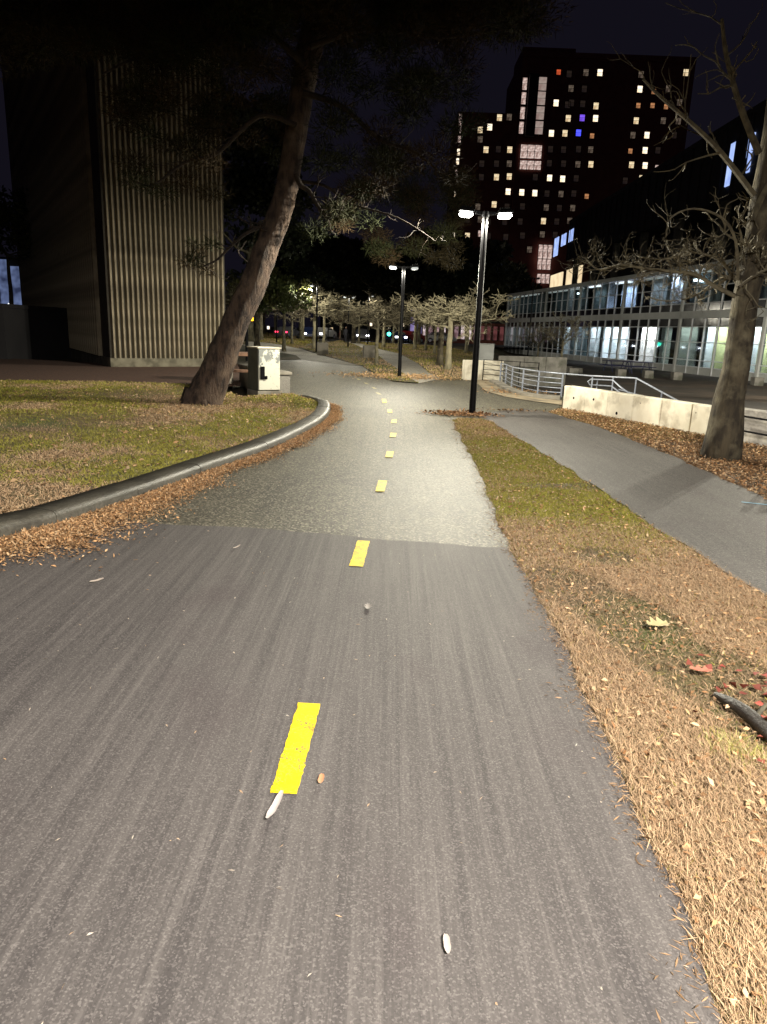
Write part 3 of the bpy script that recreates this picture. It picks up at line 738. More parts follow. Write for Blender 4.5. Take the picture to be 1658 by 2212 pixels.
# ------------------------------------------------------------------ foliage clumps
def tri_cloud(name, pos, axis, ln, wd, tint, m, parent=None, kind=None, quads=False, fold=0.0):
    """slender triangles (or leaf quads) as one mesh; numpy throughout"""
    n = len(pos)
    rv = nrg.normal(size=(n, 3)); side = np.cross(axis, rv); side /= np.linalg.norm(side, axis=1, keepdims=True) + 1e-9
    w2 = side * wd[:, None]; tip = pos + axis * ln[:, None]
    if quads:
        mid = pos + axis * (ln * 0.5)[:, None] 
        nv = np.cross(side, axis) * (ln * fold)[:, None]
        v = np.stack([pos, mid + w2 + nv, tip, mid - w2 + nv], 1).reshape(-1, 3); k = 4
    else:
        v = np.stack([pos - w2, pos + w2, tip], 1).reshape(-1, 3); k = 3
    me = bpy.data.meshes.new(name)
    me.vertices.add(n * k); me.vertices.foreach_set('co', v.astype(np.float32).ravel())
    me.loops.add(n * k); me.loops.foreach_set('vertex_index', np.arange(n * k, dtype=np.int32))
    me.polygons.add(n); me.polygons.foreach_set('loop_start', np.arange(0, n * k, k, dtype=np.int32)); me.polygons.foreach_set('loop_total', np.full(n, k, dtype=np.int32))
    at = me.color_attributes.new('tint', 'FLOAT_COLOR', 'POINT')
    t4 = np.concatenate([np.repeat(tint, k, 0), np.ones((n * k, 1))], 1)
    at.data.foreach_set('color', t4.astype(np.float32).ravel())
    me.update(); me.validate()
    o = link(name, me, m, parent)
    if kind: o['kind'] = kind
    return o
def clumps(centres, radii, per, ln, wd, cols, bias_up=0.2, squash=0.6):
    ps = []; ax = []; L = []; W = []; Tn = []
    cols = np.array(cols)
    for c, r in zip(centres, radii):
        n = int(per * (r / 0.5) ** 1.6)
        d = nrg.normal(size=(n, 3)); d /= np.linalg.norm(d, axis=1, keepdims=True)
        rad = r * nrg.uniform(0.05, 1, size=(n, 1)) ** 0.6
        p = np.array(c) + d * rad * np.array([1, 1, squash])
        a = d * 0.8 + nrg.normal(size=(n, 3)) * 0.45 + np.array([0, 0, bias_up]); a /= np.linalg.norm(a, axis=1, keepdims=True)
        ps.append(p); ax.append(a); L.append(nrg.uniform(0.6, 1.2, n) * ln); W.append(nrg.uniform(0.6, 1.2, n) * wd)
        k = nrg.integers(0, len(cols)); t = cols[k] * nrg.uniform(0.7, 1.25, (n, 1)); Tn.append(t)
    return np.concatenate(ps), np.concatenate(ax), np.concatenate(L), np.concatenate(W), np.concatenate(Tn)

# leaning pine
rr = random.Random(5)
PB = T(432, 886); PB.z = 0.15; PY = PB.y
pine = thing('pine_tree', PB, 'large leaning pine with bare brown trunk on the left lawn', 'tree')
tp = [(432, 892), (447, 850), (468, 800), (484, 760), (512, 690), (545, 620), (573, 545), (597, 480), (617, 420), (629, 350), (640, 280), (652, 200), (664, 130), (680, 60), (700, -20), (715, -110), (735, -230)]
tw_ = [46, 38, 33, 30, 28, 27, 25.5, 24.5, 22, 22, 22, 23, 24, 24, 22, 18, 12]
pts = [P(a, b_, PY + 0.02 * i) - PB for i, (a, b_) in enumerate(tp)]
rad = [w_ * 0.0094 for w_ in tw_]
pts_s = smooth_line(pts, 4); rad_s = []
for i in range(len(rad) - 1):
    for k in range(4): rad_s.append(rad[i] + (rad[i + 1] - rad[i]) * k / 4)
rad_s.append(rad[-1])
rad_s = [r * (1 + 0.05 * mnoise.noise(Vector((i * .7, 0, 0)))) for i, r in enumerate(rad_s)]
mb = MB(); mb.tube(pts_s, rad_s, 20); tr_o = mb.build('trunk', BARK, pine, smooth=True)
# displace bark plates
me = tr_o.data
for v in me.vertices:
    q = mnoise.noise(Vector((v.co.x * 9, v.co.y * 9, v.co.z * 2.2))) ; v.co += v.normal * q * 0.035
# root flare
mb = MB()
for a in (0.3, 1.6, 2.9, 4.1, 5.2):
    d = Vector((math.cos(a), math.sin(a), 0))
    mb.tube([Vector((0, 0, .25)) + d * .22, d * .33 + Vector((0, 0, .06)), d * .46 + Vector((0, 0, -.05))], [0.12, 0.085, 0.03], 8)
mb.build('root_flare', BARK, pine, smooth=True)
mb = MB()
limb(mb, [(640, 375), (650, 400), (668, 412), (685, 440), (700, 462), (718, 475)], PY, 0.055, 0.02, 5, rr, 0.4, root=PB, n=8)
limb(mb, [(600, 470), (560, 490), (530, 505), (500, 530), (470, 560), (440, 575)], PY + .2, 0.045, 0.015, 9, rr, 0.5, root=PB, n=6)
limb(mb, [(640, 270), (560, 250), (470, 330), (400, 350), (330, 400), (290, 390)], PY - 0.4, 0.05, 0.012, 10, rr, 0.5, root=PB, n=6)
limb(mb, [(655, 200), (740, 230), (820, 300), (900, 330), (980, 400)], PY, 0.06, 0.015, 10, rr, 0.5, root=PB, n=6)
limb(mb, [(625, 390), (700, 400), (760, 440), (860, 470), (940, 520)], PY + 0.5, 0.035, 0.01, 10, rr, 0.5, root=PB, n=6)
limb(mb, [(660, 140), (560, 60), (430, 60), (300, 120), (220, 160)], PY - .6, 0.06, 0.015, 8, rr, 0.5, root=PB, n=6)
limb(mb, [(670, 100), (800, 60), (950, 80), (1100, 60)], PY - .3, 0.06, 0.015, 8, rr, 0.5, root=PB, n=6)
limb(mb, [(690, 20), (600, -60), (450, -60), (300, -20)], PY, 0.06, 0.02, 6, rr, 0.5, root=PB, n=6)
mb.build('branches', BARK_DARK, pine, smooth=True)
cen = []; rds = []
def clump_zone(x0, x1, y0, y1, n, r, Y=None, yj=1.5):
    for _ in range(n):
        p = P(rr.uniform(x0, x1), rr.uniform(y0, y1), (Y or PY) + rr.uniform(-yj, yj)); cen.append(p - PB); rds.append(r * rr.uniform(.7, 1.25))
clump_zone(-60, 480, -60, 95, 70, 0.55)
clump_zone(200, 480, -40, 120, 45, 0.5, PY - .3, 1)
clump_zone(-60, 200, 60, 130, 12, 0.5)
clump_zone(500, 1150, -60, 70, 95, 0.55)
clump_zone(500, 700, 40, 200, 18, 0.45)
clump_zone(720, 1000, 60, 200, 22, 0.45)
clump_zone(270, 490, 140, 300, 26, 0.36, PY - .4, 0.8)
clump_zone(280, 480, 290, 430, 13, 0.30, PY - .4, 0.8)
clump_zone(400, 480, 520, 590, 6, 0.2, PY + .2, .3)
clump_zone(690, 1000, 200, 420, 26, 0.38)
clump_zone(680, 800, 400, 500, 11, 0.34, PY + 1)
clump_zone(780, 1010, 370, 570, 34, 0.5, PY + 8, 2)
clump_zone(520, 640, 170, 350, 8, 0.35, PY + .8, .5)
a_ = clumps(cen, rds, 500, 0.15, 0.009, [(0.026, 0.028, 0.011), (0.036, 0.028, 0.014), (0.022, 0.026, 0.010), (0.042, 0.028, 0.014)], squash=0.55)
tri_cloud('crown', *a_, NEEDLE, pine)

def leafy_tree(name, base, trunk_h, cr, n, label, cols, leaf=0.22, per=130, r0=0.2, squash=0.8, zoff=0.0, seed=0, grp=None):
    q = random.Random(seed)
    t = thing(name, base, label, 'tree', grp)
    mb, p_ = trunk_mb(trunk_h, r0, r0 * .6, q); mb.build('trunk', BARK_GREY, t, smooth=True)
    mb = MB(); bare_crown(mb, q, (0, 0, 0), trunk_h, 5, cr * 0.8, r0 * .4, flat=0, levels=1, up=0.9, tw=3, zs=.5); mb.build('branches', BARK_GREY, t)
    cs = []; rs = []
    for _ in range(n):
        d = Vector((q.gauss(0, 1), q.gauss(0, 1), q.gauss(0, 1))).normalized() * (q.random() ** 0.45)
        cs.append(Vector((d.x * cr, d.y * cr, trunk_h + zoff + d.z * cr * squash))); rs.append(cr * q.uniform(.18, .34))
    a = clumps(cs, rs, per, leaf, leaf * .35, cols, squash=0.8)
    a = (a[0], a[1], a[2], a[3], a[4])
    tri_cloud('crown', *a, EVERLEAF, t, quads=True, fold=0.1)
    return t
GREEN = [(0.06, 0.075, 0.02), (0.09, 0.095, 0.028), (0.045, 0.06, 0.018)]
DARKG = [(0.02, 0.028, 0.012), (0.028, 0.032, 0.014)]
leafy_tree('evergreen_tree', T(600, 762) + Vector((0, 3, 0)), 3.0, 2.2, 26, 'lamplit green leafy tree left of the third lamp post', GREEN, 0.26, 90, 0.14, 0.6, 0.9, 3)
leafy_tree('evergreen_tree', T(565, 735), 3.9, 3.4, 30, 'olive green leafy tree above the left park path', GREEN, 0.34, 70, 0.2, 0.6, 1.6, 4)
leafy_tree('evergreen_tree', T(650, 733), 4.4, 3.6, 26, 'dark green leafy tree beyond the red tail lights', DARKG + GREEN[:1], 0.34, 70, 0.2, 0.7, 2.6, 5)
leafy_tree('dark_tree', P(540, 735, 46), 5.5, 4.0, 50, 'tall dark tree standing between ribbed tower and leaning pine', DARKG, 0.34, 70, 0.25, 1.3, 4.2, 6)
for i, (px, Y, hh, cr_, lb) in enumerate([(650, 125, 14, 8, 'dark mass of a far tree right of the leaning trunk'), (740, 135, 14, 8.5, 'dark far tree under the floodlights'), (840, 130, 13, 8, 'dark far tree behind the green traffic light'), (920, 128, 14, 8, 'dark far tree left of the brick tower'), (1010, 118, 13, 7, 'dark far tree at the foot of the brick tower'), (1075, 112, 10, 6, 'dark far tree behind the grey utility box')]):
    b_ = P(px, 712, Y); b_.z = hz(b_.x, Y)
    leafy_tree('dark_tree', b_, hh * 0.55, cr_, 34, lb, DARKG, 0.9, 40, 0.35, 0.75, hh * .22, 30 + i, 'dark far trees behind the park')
# foliage glimpsed at the left edge
leafy_tree('evergreen_tree', P(28, 690, 42), 3.6, 2.6, 22, 'lamplit leafy tree at the far left edge above the blue facade', GREEN, 0.26, 80, 0.14, 0.7, 2.2, 51)

# ------------------------------------------------------------------ brick high-rise with lit windows
TY = 145.0
def zt(x, y): return P(821.5 + x * 0.5045, 74.7 + y * 0.5045, TY)
p0 = zt(595, 400); p1 = zt(1335, 400)
tw0 = thing('brick_tower', (0, TY, 0), 'dark brick residential high-rise with scattered lit windows beyond the park', 'building')
z_top = zt(950, 105).z; xr = zt(1330, 300).x; xl = zt(596, 300).x; xw = zt(320, 600).x; zw = zt(450, 330).z
mb = MB(); mb.box(xl, xr, 0.0, 18, 0, z_top); mb.build('wall', DARKBRICK, tw0)
mb = MB(); mb.box(xw, xl - 0.01, 0.4, 16, 0, zw); mb.build('wing_wall', DARKBRICK, tw0)
mb = MB(); mb.box(xl + .3, zt(850, 60).x, 2, 12, z_top + .01, zt(700, 35).z); mb.build('roof_block', DARKBRICK, tw0)
mb = MB(); mb.box(xl, xr, -0.15, 0.45, z_top + .01, z_top + 0.9); mb.build('parapet', DARKBRICK, tw0)
E_W = emit('lit_window_white', (1.0, 0.92, 0.76), 1.3, (0.9, 0.66, 0.42), 1.2)
E_Y = emit('lit_window_yellow', (1.0, 0.84, 0.55), 0.9, (0.5, 0.34, 0.18), 1.6)
E_O = emit('lit_window_orange', (0.95, 0.42, 0.18), 0.5, (0.4, 0.18, 0.08), 1.6)
E_R = emit('lit_window_red', (0.8, 0.12, 0.04), 0.7, None, 1.2)
E_B = emit('lit_window_blue', (0.06, 0.08, 1.0), 1.6, (0.05, 0.05, 0.6), 1.2)
E_V = emit('lit_window_violet', (0.22, 0.10, 0.9), 1.0, None, 1.2)
E_D = emit('dim_window', (0.30, 0.20, 0.14), 0.055, (0.15, 0.10, 0.10), 0.9)
E_M = emit('half_lit_window', (0.60, 0.46, 0.34), 0.20, (0.12, 0.08, 0.06), 1.6)
E_P = emit('pinkish_window', (0.95, 0.74, 0.66), 0.7, (0.3, 0.18, 0.15), 2.2)
E_G = emit('gallery_window', (0.75, 0.62, 0.54), 0.40, (0.5, 0.34, 0.3), 0.9)
FRAME_D = mat('dark_window_frame', (0.02, 0.018, 0.018), None, 3, 0.5)
KM = dict(W=E_W, Y=E_Y, O=E_O, R=E_R, B=E_B, V=E_V, D=E_D, M=E_M, P=E_P, G=E_G)
win_cache = {}
def win(parent, x, z, w_, h_, k, y=-0.04, name='window', split=True):
    key = (round(w_, 2), round(h_, 2), k if isinstance(k, str) else k.name)
    if key not in win_cache:
        f = MB(); t = 0.09
        f.box(-w_ / 2 - t, w_ / 2 + t, -.06, .05, -h_ / 2 - t, -h_ / 2); f.box(-w_ / 2 - t, w_ / 2 + t, -.06, .05, h_ / 2, h_ / 2 + t)
        f.box(-w_ / 2 - t, -w_ / 2, -.06, .05, -h_ / 2, h_ / 2); f.box(w_ / 2, w_ / 2 + t, -.06, .05, -h_ / 2, h_ / 2)
        if split: f.box(-w_ / 2, w_ / 2, -.045, .04, 0.0, 0.05)
        fm_ = f.mesh('window'); fm_.materials.append(FRAME_D)
        g_ = MB(); g_.box(-w_ / 2, w_ / 2, -.012, .01, -h_ / 2, h_ / 2); gm = g_.mesh('pane'); gm.materials.append(KM[k] if isinstance(k, str) else k)
        win_cache[key] = (fm_, gm)
    fm_, gm = win_cache[key]
    o = bpy.data.objects.new(name, fm_); COL.objects.link(o); o.parent = parent; o.location = (x, y, z)
    q = bpy.data.objects.new('pane', gm); COL.objects.link(q); q.parent = o
    return o
LW = """765,160,R 810,168,D 882,162,M 942,162,W 1118,170,M 1310,162,Y 818,230,M 875,232,D 1113,233,W 1172,243,O 1235,230,M 754,292,W 803,300,D 925,305,Y 1106,303,O 1167,303,O 1225,308,O 1283,290,M
806,358,Y 866,356,V 923,358,W 1097,368,Y 1213,368,M 1278,370,M 734,422,W 792,422,Y 850,420,B 908,433,O 1083,430,M 1143,430,W 1260,430,D 730,490,D 786,492,D 850,490,D 902,492,M 1072,498,O 1135,495,W 1190,495,D
725,550,D 786,552,D 847,555,M 903,555,Y 1077,557,Y 1135,560,W 1188,572,P 726,613,W 782,617,W 840,615,D 1050,625,D 1120,615,Y 715,680,D 775,682,M 830,680,D 885,692,O 712,740,M 768,742,D 825,742,M 700,798,Y 757,800,D 812,797,M 695,855,M 750,857,D 1060,685,D 820,860,D 820,292,D 868,296,D
430,405,Y 471,393,W 513,352,Y 555,350,M 430,445,M 455,490,Y 508,488,D 557,490,Y 555,550,M 500,608,Y 555,605,Y 550,670,W 607,675,W 663,678,W 665,610,D 490,725,Y 435,608,D 437,550,D 610,735,D 545,735,D 500,550,D 420,735,M 375,790,D 520,1035,W 575,1035,M 465,800,D 535,800,D 600,800,D 375,860,Y 465,860,D 540,865,D 610,860,D 430,790,M 640,920,M""".split()
for t in LW:
    x, y, k = t.split(','); p = zt(float(x), float(y)); small = k in 'RO'
    yy = -0.04 if p.x > xl + .6 else 0.36
    win(tw0, p.x, p.z, 0.90 if not small else .75, 1.10 if not small else .85, k, yy)
for i, y in enumerate((210, 272, 335, 398)):
    p = zt(693 - i * 5, y); win(tw0, p.x, p.z, 1.7, 2.2, 'G', -0.05)
    p = zt(620 - i * 5, y); win(tw0, max(p.x, xl + .55), p.z, 0.8, 2.0, 'P', -0.05)
mb = MB(); mb.box(zt(632, 250).x, zt(672, 250).x, -1.3, -0.01, zt(640, 440).z, zt(640, 175).z); mb.build('stair_fin', DARKWALL, tw0)
for (x, y, ww, hh_) in ((646, 502, 4.0, 2.3), (643, 560, 4.0, 1.5), (703, 932, 2.7, 2.5), (698, 985, 2.6, 1.9), (694, 1046, 2.5, 1.7)):
    p = zt(x, y)
    for j in range(3):
        win(tw0, p.x - ww / 2 + (j + .5) * ww / 3, p.z, ww / 3 - .12, hh_, 'P', -0.30 if y < 600 else -1.0)
for (x, y) in ((345, 350), (344, 375), (343, 405), (341, 445), (337, 500), (333, 540), (328, 590), (326, 630), (324, 680), (315, 915), (318, 860), (308, 975), (427, 850), (424, 970)):
    p = zt(x, y); win(tw0, p.x, p.z, 0.5, 1.1, 'P' if (y % 4) else 'W', 0.36)
# low far buildings with a few lights
fb = thing('far_dark_building', (0, 160, 0), 'unlit far block with a narrow lit stair beyond the bare trees', 'building')
q0 = P(700, 650, 160); q1 = P(900, 650, 160)
mb = MB(); mb.box(q0.x, q1.x, 0, 12, 0, P(800, 556, 160).z); mb.build('wall', DARKWALL, fb)
for i in range(7):
    p = P(791 - 0.4 * i, 566 + i * 11, 160); win(fb, p.x, p.z, 1.2, 0.9, 'M' if i % 3 else 'G', -.04)
for px, py, k in ((773, 548, 'D'), (838, 540, 'D'), (860, 600, 'D'), (740, 610, 'D'), (752, 640, 'D')):
    p = P(px, py, 160)
    if py > 560: win(fb, p.x, p.z, 1.2, 1.2, k, -.04)
# floodlight mast
fm0 = P(697, 560, 150)
fl = thing('floodlight_mast', (fm0.x, 150, hz(fm0.x, 150)), 'distant mast with a cluster of cold white floodlights above the trees', 'floodlight')
ht = P(697, 540, 150).z
mb = MB(); mb.tube([(0, 0, 0), (0, 0, ht - 1.2)], [0.25, 0.15], 8); mb.build('pole', BLACK, fl)
mb = MB(); mb.box(-2.2, 2.2, -.1, .1, ht - 1.25, ht - 1.1); mb.build('crossbar', BLACK, fl)
E_F = emit('floodlight', (0.72, 0.80, 1.0), 5.0, (0.6, 0.7, 1.0))
for dx, dz, r_ in ((-1.5, 0.0, .30), (-.9, -.3, .36), (-.5, 0.35, .25), (1.3, 0.9, .38), (1.75, 0.6, .28)):
    mb = MB(); mb.box(dx - r_, dx + r_, -.3, -.05, ht + dz - r_ - .6, ht + dz + r_ * 1.3 - .6, .05); mb.build('lamp_head', E_F, fl)

# ------------------------------------------------------------------ glass building
OX, OY = 15.4, 97.0
cA = math.hypot(0.133, 1); dx_, dy_ = 0.133 / cA, -1 / cA
rot = math.atan2(dy_, dx_)
GZ = -0.45
gb = thing('glass_building', (OX, OY, GZ), 'two storey glass fronted building with grey mullions and lit rooms by the plaza', 'building', rz=rot)
MOD = 1.62; NM = 46; GLn = MOD * NM
def s_at(px, depth=0.0):
    """facade coordinate met by the sight line through image column px at eye level"""
    d = ray(px, 715 + (px - 829) * 0.0384); a = math.atan2(d.x, d.y)
    # local: point = O + s*dx + depth*n ; n = (-dy_, dx_)
    ox = OX + depth * (-dy_); oy = OY + depth * dx_
    k = math.tan(a)
    return (k * oy - ox) / (dx_ - k * dy_)
lev = [0.0, 0.52, 0.97, 2.2, 3.25, 3.82, 4.28, 4.85, 5.95, 7.0]   # heights above the plaza
mul_me = MB().box(-.032, .032, -.11, .02, 0.02, 7.1).mesh('mullion'); mul_me.materials.append(ALU)
mulT_me = MB().box(-.13, .13, -.16, .05, 0.0, 7.12).mesh('pier'); mulT_me.materials.append(ALU_PANEL)
for i in range(NM + 1):
    thick = (i % 6 == 3)
    o = bpy.data.objects.new('pier' if thick else 'mullion', mulT_me if thick else mul_me); COL.objects.link(o); o.parent = gb; o.location = (i * MOD, 0, 0)
for z in lev[1:5] + lev[6:9]:
    MB().box(0, GLn, -.085, -.002, z - .028, z + .028).build('transom', ALU, gb)
for i in range(NM):
    pass
bp_me = MB().box(.035, MOD - .035, -.045, -.005, 0.0, lev[1] - .03).mesh('base_panel'); bp_me.materials.append(ALU_PANEL)
sb_me = MB().box(.0, MOD - .012, -.16, -.115, lev[5] + .0, lev[6] + .05).mesh('slab_panel'); sb_me.materials.append(ALU_PANEL)
sp1 = MB().box(.033, MOD - .033, -.02, -.01, lev[4] + .03, lev[5]).mesh('spandrel_panel'); sp1.materials.append(SPANDREL)
sp2 = MB().box(.033, MOD - .033, -.02, -.01, lev[6] + .06, lev[7] - .03).mesh('spandrel_panel'); sp2.materials.append(SPANDREL)
panes = [MB().box(.033, MOD - .033, -.035, -.028, a + .029, b_ - .029).mesh('pane') for a, b_ in ((lev[1], lev[2]), (lev[2], lev[3]), (lev[3], lev[4]), (lev[7], lev[8]), (lev[8], lev[9]))]
for q in panes: q.materials.append(GLASS)
def inst(name, me_, par, loc, rz=0):
    o = bpy.data.objects.new(name, me_); COL.objects.link(o); o.parent = par; o.location = loc; o.rotation_euler = (0, 0, rz); return o
for i in range(NM):
    x = i * MOD
    inst('base_panel', bp_me, gb, (x, 0, 0)); inst('slab_panel', sb_me, gb, (x, 0, 0))
    inst('spandrel_panel', sp1, gb, (x, 0, 0)); inst('spandrel_panel', sp2, gb, (x, 0, 0))
    for q in panes: inst('pane', q, gb, (x, 0, 0))
MB().box(0, GLn, -.30, 12, 7.1, 7.42).build('roof_fascia', ALU_PANEL, gb)
MB().box(0.02, GLn - .02, .06, 12, lev[5], lev[6]).build('floor_slab', INT_DARK, gb)
MB().box(0.02, GLn - .02, .06, 12, -.05, 0.03).build('ground_slab', INT_DARK, gb)
MB().box(0.02, GLn - .02, 9, 9.2, 0.03, 7.09).build('back_wall', INT_DARK, gb)
MB().box(-.2, 0, -.2, 12, 0, 7.09).build('end_wall', ALU_PANEL, gb)
colm = MB().box(-.28, .28, .5, 1.06, .03, lev[5]).mesh('column'); colm.materials.append(INT_WALL)
colm2 = MB().box(-.28, .28, .5, 1.06, lev[6], 7.09).mesh('column'); colm2.materials.append(INT_WALL)
for px in (1165, 1225, 1309, 1439, 1530, 1625):
    s = s_at(px, .78)
    inst('column', colm, gb, (s, 0, 0)); inst('column', colm2, gb, (s, 0, 0))
CEIL_L = emit('ceiling_light_panel', (0.92, 0.97, 1.0), 3.0, (0.9, 0.95, 1.0))
def room(px0, px1, fl_, m_, power, depth=1.3, col=(0.9, 0.96, 1.0), full=True):
    a, b_ = sorted((s_at(px0, depth), s_at(px1, depth)))
    z0 = 0.03 if fl_ == 0 else lev[6]; z1 = lev[5] if fl_ == 0 else 7.09
    MB().box(a, b_, depth, depth + .12, z0, z1 - .02).build('room_wall', m_, gb)
    MB().box(a, b_, depth - .75, depth - .45, z1 - .10, z1 - .04).build('ceiling_light', CEIL_L if power > 60 else LENS_DIM, gb)
    l = bpy.data.lights.new('room_light', 'AREA'); l.shape = 'RECTANGLE'; l.size = max(.5, (b_ - a) * .9); l.size_y = 0.5; l.energy = power * (1.3 if fl_ == 0 else 0.7) * (0.45 if m_ is INT_TEAL else 1); l.color = col; l.spread = math.radians(110)
    o = bpy.data.objects.new('room_light', l); COL.objects.link(o); o.parent = gb; o.location = ((a + b_) / 2, depth - .45, z1 - .14)
room(1323, 1357, 0, INT_WALL, 340)
room(1385, 1421, 0, INT_WALL, 360, col=(1, .9, .84))
room(1276, 1296, 0, INT_WALL, 120)
room(1235, 1268, 0, INT_TEAL, 160)
room(1462, 1506, 0, INT_WALL, 40, col=(.9, 1, .8))
room(1543, 1570, 0, INT_YELLOW, 160)
room(1636, 1668, 0, INT_YELLOW, 200)
room(1110, 1150, 0, INT_TEAL, 60)
room(1333, 1364, 1, INT_WALL, 220, col=(.55, .68, 1))
room(1394, 1431, 1, INT_WALL, 34, col=(.7, .85, 1))
room(1443, 1463, 1, INT_WALL, 190, col=(.7, .8, 1))
room(1478, 1540, 1, INT_TEAL, 40)
room(1276, 1300, 1, INT_TEAL, 110)
room(1190, 1262, 1, INT_TEAL, 45)
room(1110, 1170, 1, INT_TEAL, 45)
for px, z in ((1241, 6.55), (1486, 6.5), (1497, 6.42)):
    s = s_at(px, 1.0); MB().box(s - .18, s + .18, .9, 1.15, z, z + .16).build('ceiling_light', emit('bright_fitting', (0.85, 0.95, 1), 9), gb)
s = s_at(1566, 2.2); MB().box(s - .3, s + .3, 2.1, 2.2, .2, 2.1).build('blue_panel', INT_BLUE, gb)
# upper dark mass on recessed storey
um = thing('upper_block', (23.6, 102.5, GZ), 'dark upper storeys overhanging the glass building on a recessed floor', 'building')
MB().box(0, 16, -66, 0, 12.3, 17.1).build('wall', DARKWALL, um)
MB().box(3.2, 15, -65, -.5, 7.9, 12.28).build('recessed_wall', DARKWALL, um)
for k in range(34):
    MB().box(-.14, -.002, -66 + k * 1.95, -65.85 + k * 1.95, 12.3, 17.1).build('fin', ALU_PANEL if k % 1 else DARKWALL, um)
for k in range(8):
    MB().box(.3, .9, -64 + k * 8.6, -63.4 + k * 8.6, 7.6, 12.28).build('column', CONC_DARK, um)
MB().box(-.05, 16, -66, .05, 17.11, 17.5).build('parapet', DARKWALL, um)
def on_x(px, py, X):
    d = ray(px, py); t = X / d.x; return Vector((X, d.y * t, CH + d.z * t))
E_SKY = emit('pale_blue_window', (0.42, 0.55, 0.95), 1.0, (0.25, 0.35, 0.7), 1.0)
E_WARMW = emit('warm_soffit_wall', (0.98, 0.80, 0.50), 0.85, (0.8, 0.6, 0.36), 0.6)  # warm light falling on the recessed soffit wall, drawn as its own glow
for zx, zy, hh_ in ((250, 745, 1.6), (298, 720, 1.5), (350, 690, 1.5), (245, 800, 1.2)):
    p = on_x(1120 + zx * .3243, 284 + zy * .3243, 23.42)
    for j in (-1, 1): MB().box(-.1, -.02, p.y - 102.5 + j * .75 - .55, p.y - 102.5 + j * .75 + .55, p.z - GZ - hh_ / 2, p.z - GZ + hh_ / 2).build('window', E_SKY, um)
a = on_x(1190, 600, 26.6); b_ = on_x(1256, 590, 26.6)
for u0, u1 in ((0.0, 0.42), (0.56, 1.0)):
    y0 = a.y + (b_.y - a.y) * u0; y1 = a.y + (b_.y - a.y) * u1
    MB().box(3.0, 3.18, min(y0, y1) - 102.5, max(y0, y1) - 102.5, 8.3, 12.2).build('glowing_soffit_wall', E_WARMW, um)
for zx, zy in ((432, 745), (520, 745), (607, 743), (530, 665), (1545, 165)):
    if zx < 1000:
        p = on_x(1120 + zx * .3243, 284 + zy * .3243, 25.0); MB().box(1.2, 1.4, p.y - 102.6, p.y - 102.3, p.z - GZ - .15, p.z - GZ + .2).build('small_lamp', E_W, um)
for zx, zy, ww, hh_ in ((1420, 130, .75, 1.1), (1540, 90, .75, 1.4), (1520, 220, .6, 1.0), (1395, 275, .8, 1.7)):
    p = on_x(1120 + zx * .3243, 284 + zy * .3243, 23.42)
    MB().box(-.1, -.02, p.y - 102.5 - ww / 2, p.y - 102.5 + ww / 2, p.z - GZ - hh_ / 2, p.z - GZ + hh_ / 2).build('window', E_SKY, um)

# ------------------------------------------------------------------ far shopfronts, cars, traffic light
sf = thing('lit_shopfront', (0, 104, 0.4), 'low far building with long pink and white lit shopfront across the street', 'building')
x0, x1 = P(895, 730, 104).x, P(1105, 730, 104).x
MB().box(x0, x1, 0.2, 9, -.4, 3.9).build('wall', DARKBRICK, sf)
E_PK = emit('pink_shop_light', (0.75, 0.48, 0.52), 0.38, (0.18, 0.08, 0.10), 0.7)
E_PW = emit('white_shop_light', (1.0, 0.84, 0.85), 0.8, (0.3, 0.2, 0.2), 0.9)
E_RD = emit('red_shop_light', (0.55, 0.17, 0.17), 0.22, (0.15,0.04,0.04), 0.7)
nwin = 15
for i in range(nwin):
    u = (i + .5) / nwin; x = x0 + (x1 - x0) * u; k = E_RD if i > 9 else (E_PW if i in (1, 4, 5, 7, 8) else E_PK)
    win(sf, x, 1.55, (x1 - x0) / nwin - .35, 1.9, k, .16, 'shop_window', split=False)
MB().box(x0, x1, -0.1, .18, 2.9, 3.3).build('fascia', DARKWALL, sf)
road = sheet('street', [(-140, 88), (120, 88), (120, 98), (-140, 98)], mat('far_street_asphalt', (0.05, 0.05, 0.052), None, 2, 0.7), 0.03)
E_HEAD = emit('headlight_glow', (0.95, 0.95, 1.0), 14, (0.95, 0.95, 1.0))
E_TAIL = emit('tail_light_glow', (1.0, 0.03, 0.08), 6, (1.0, 0.03, 0.08))
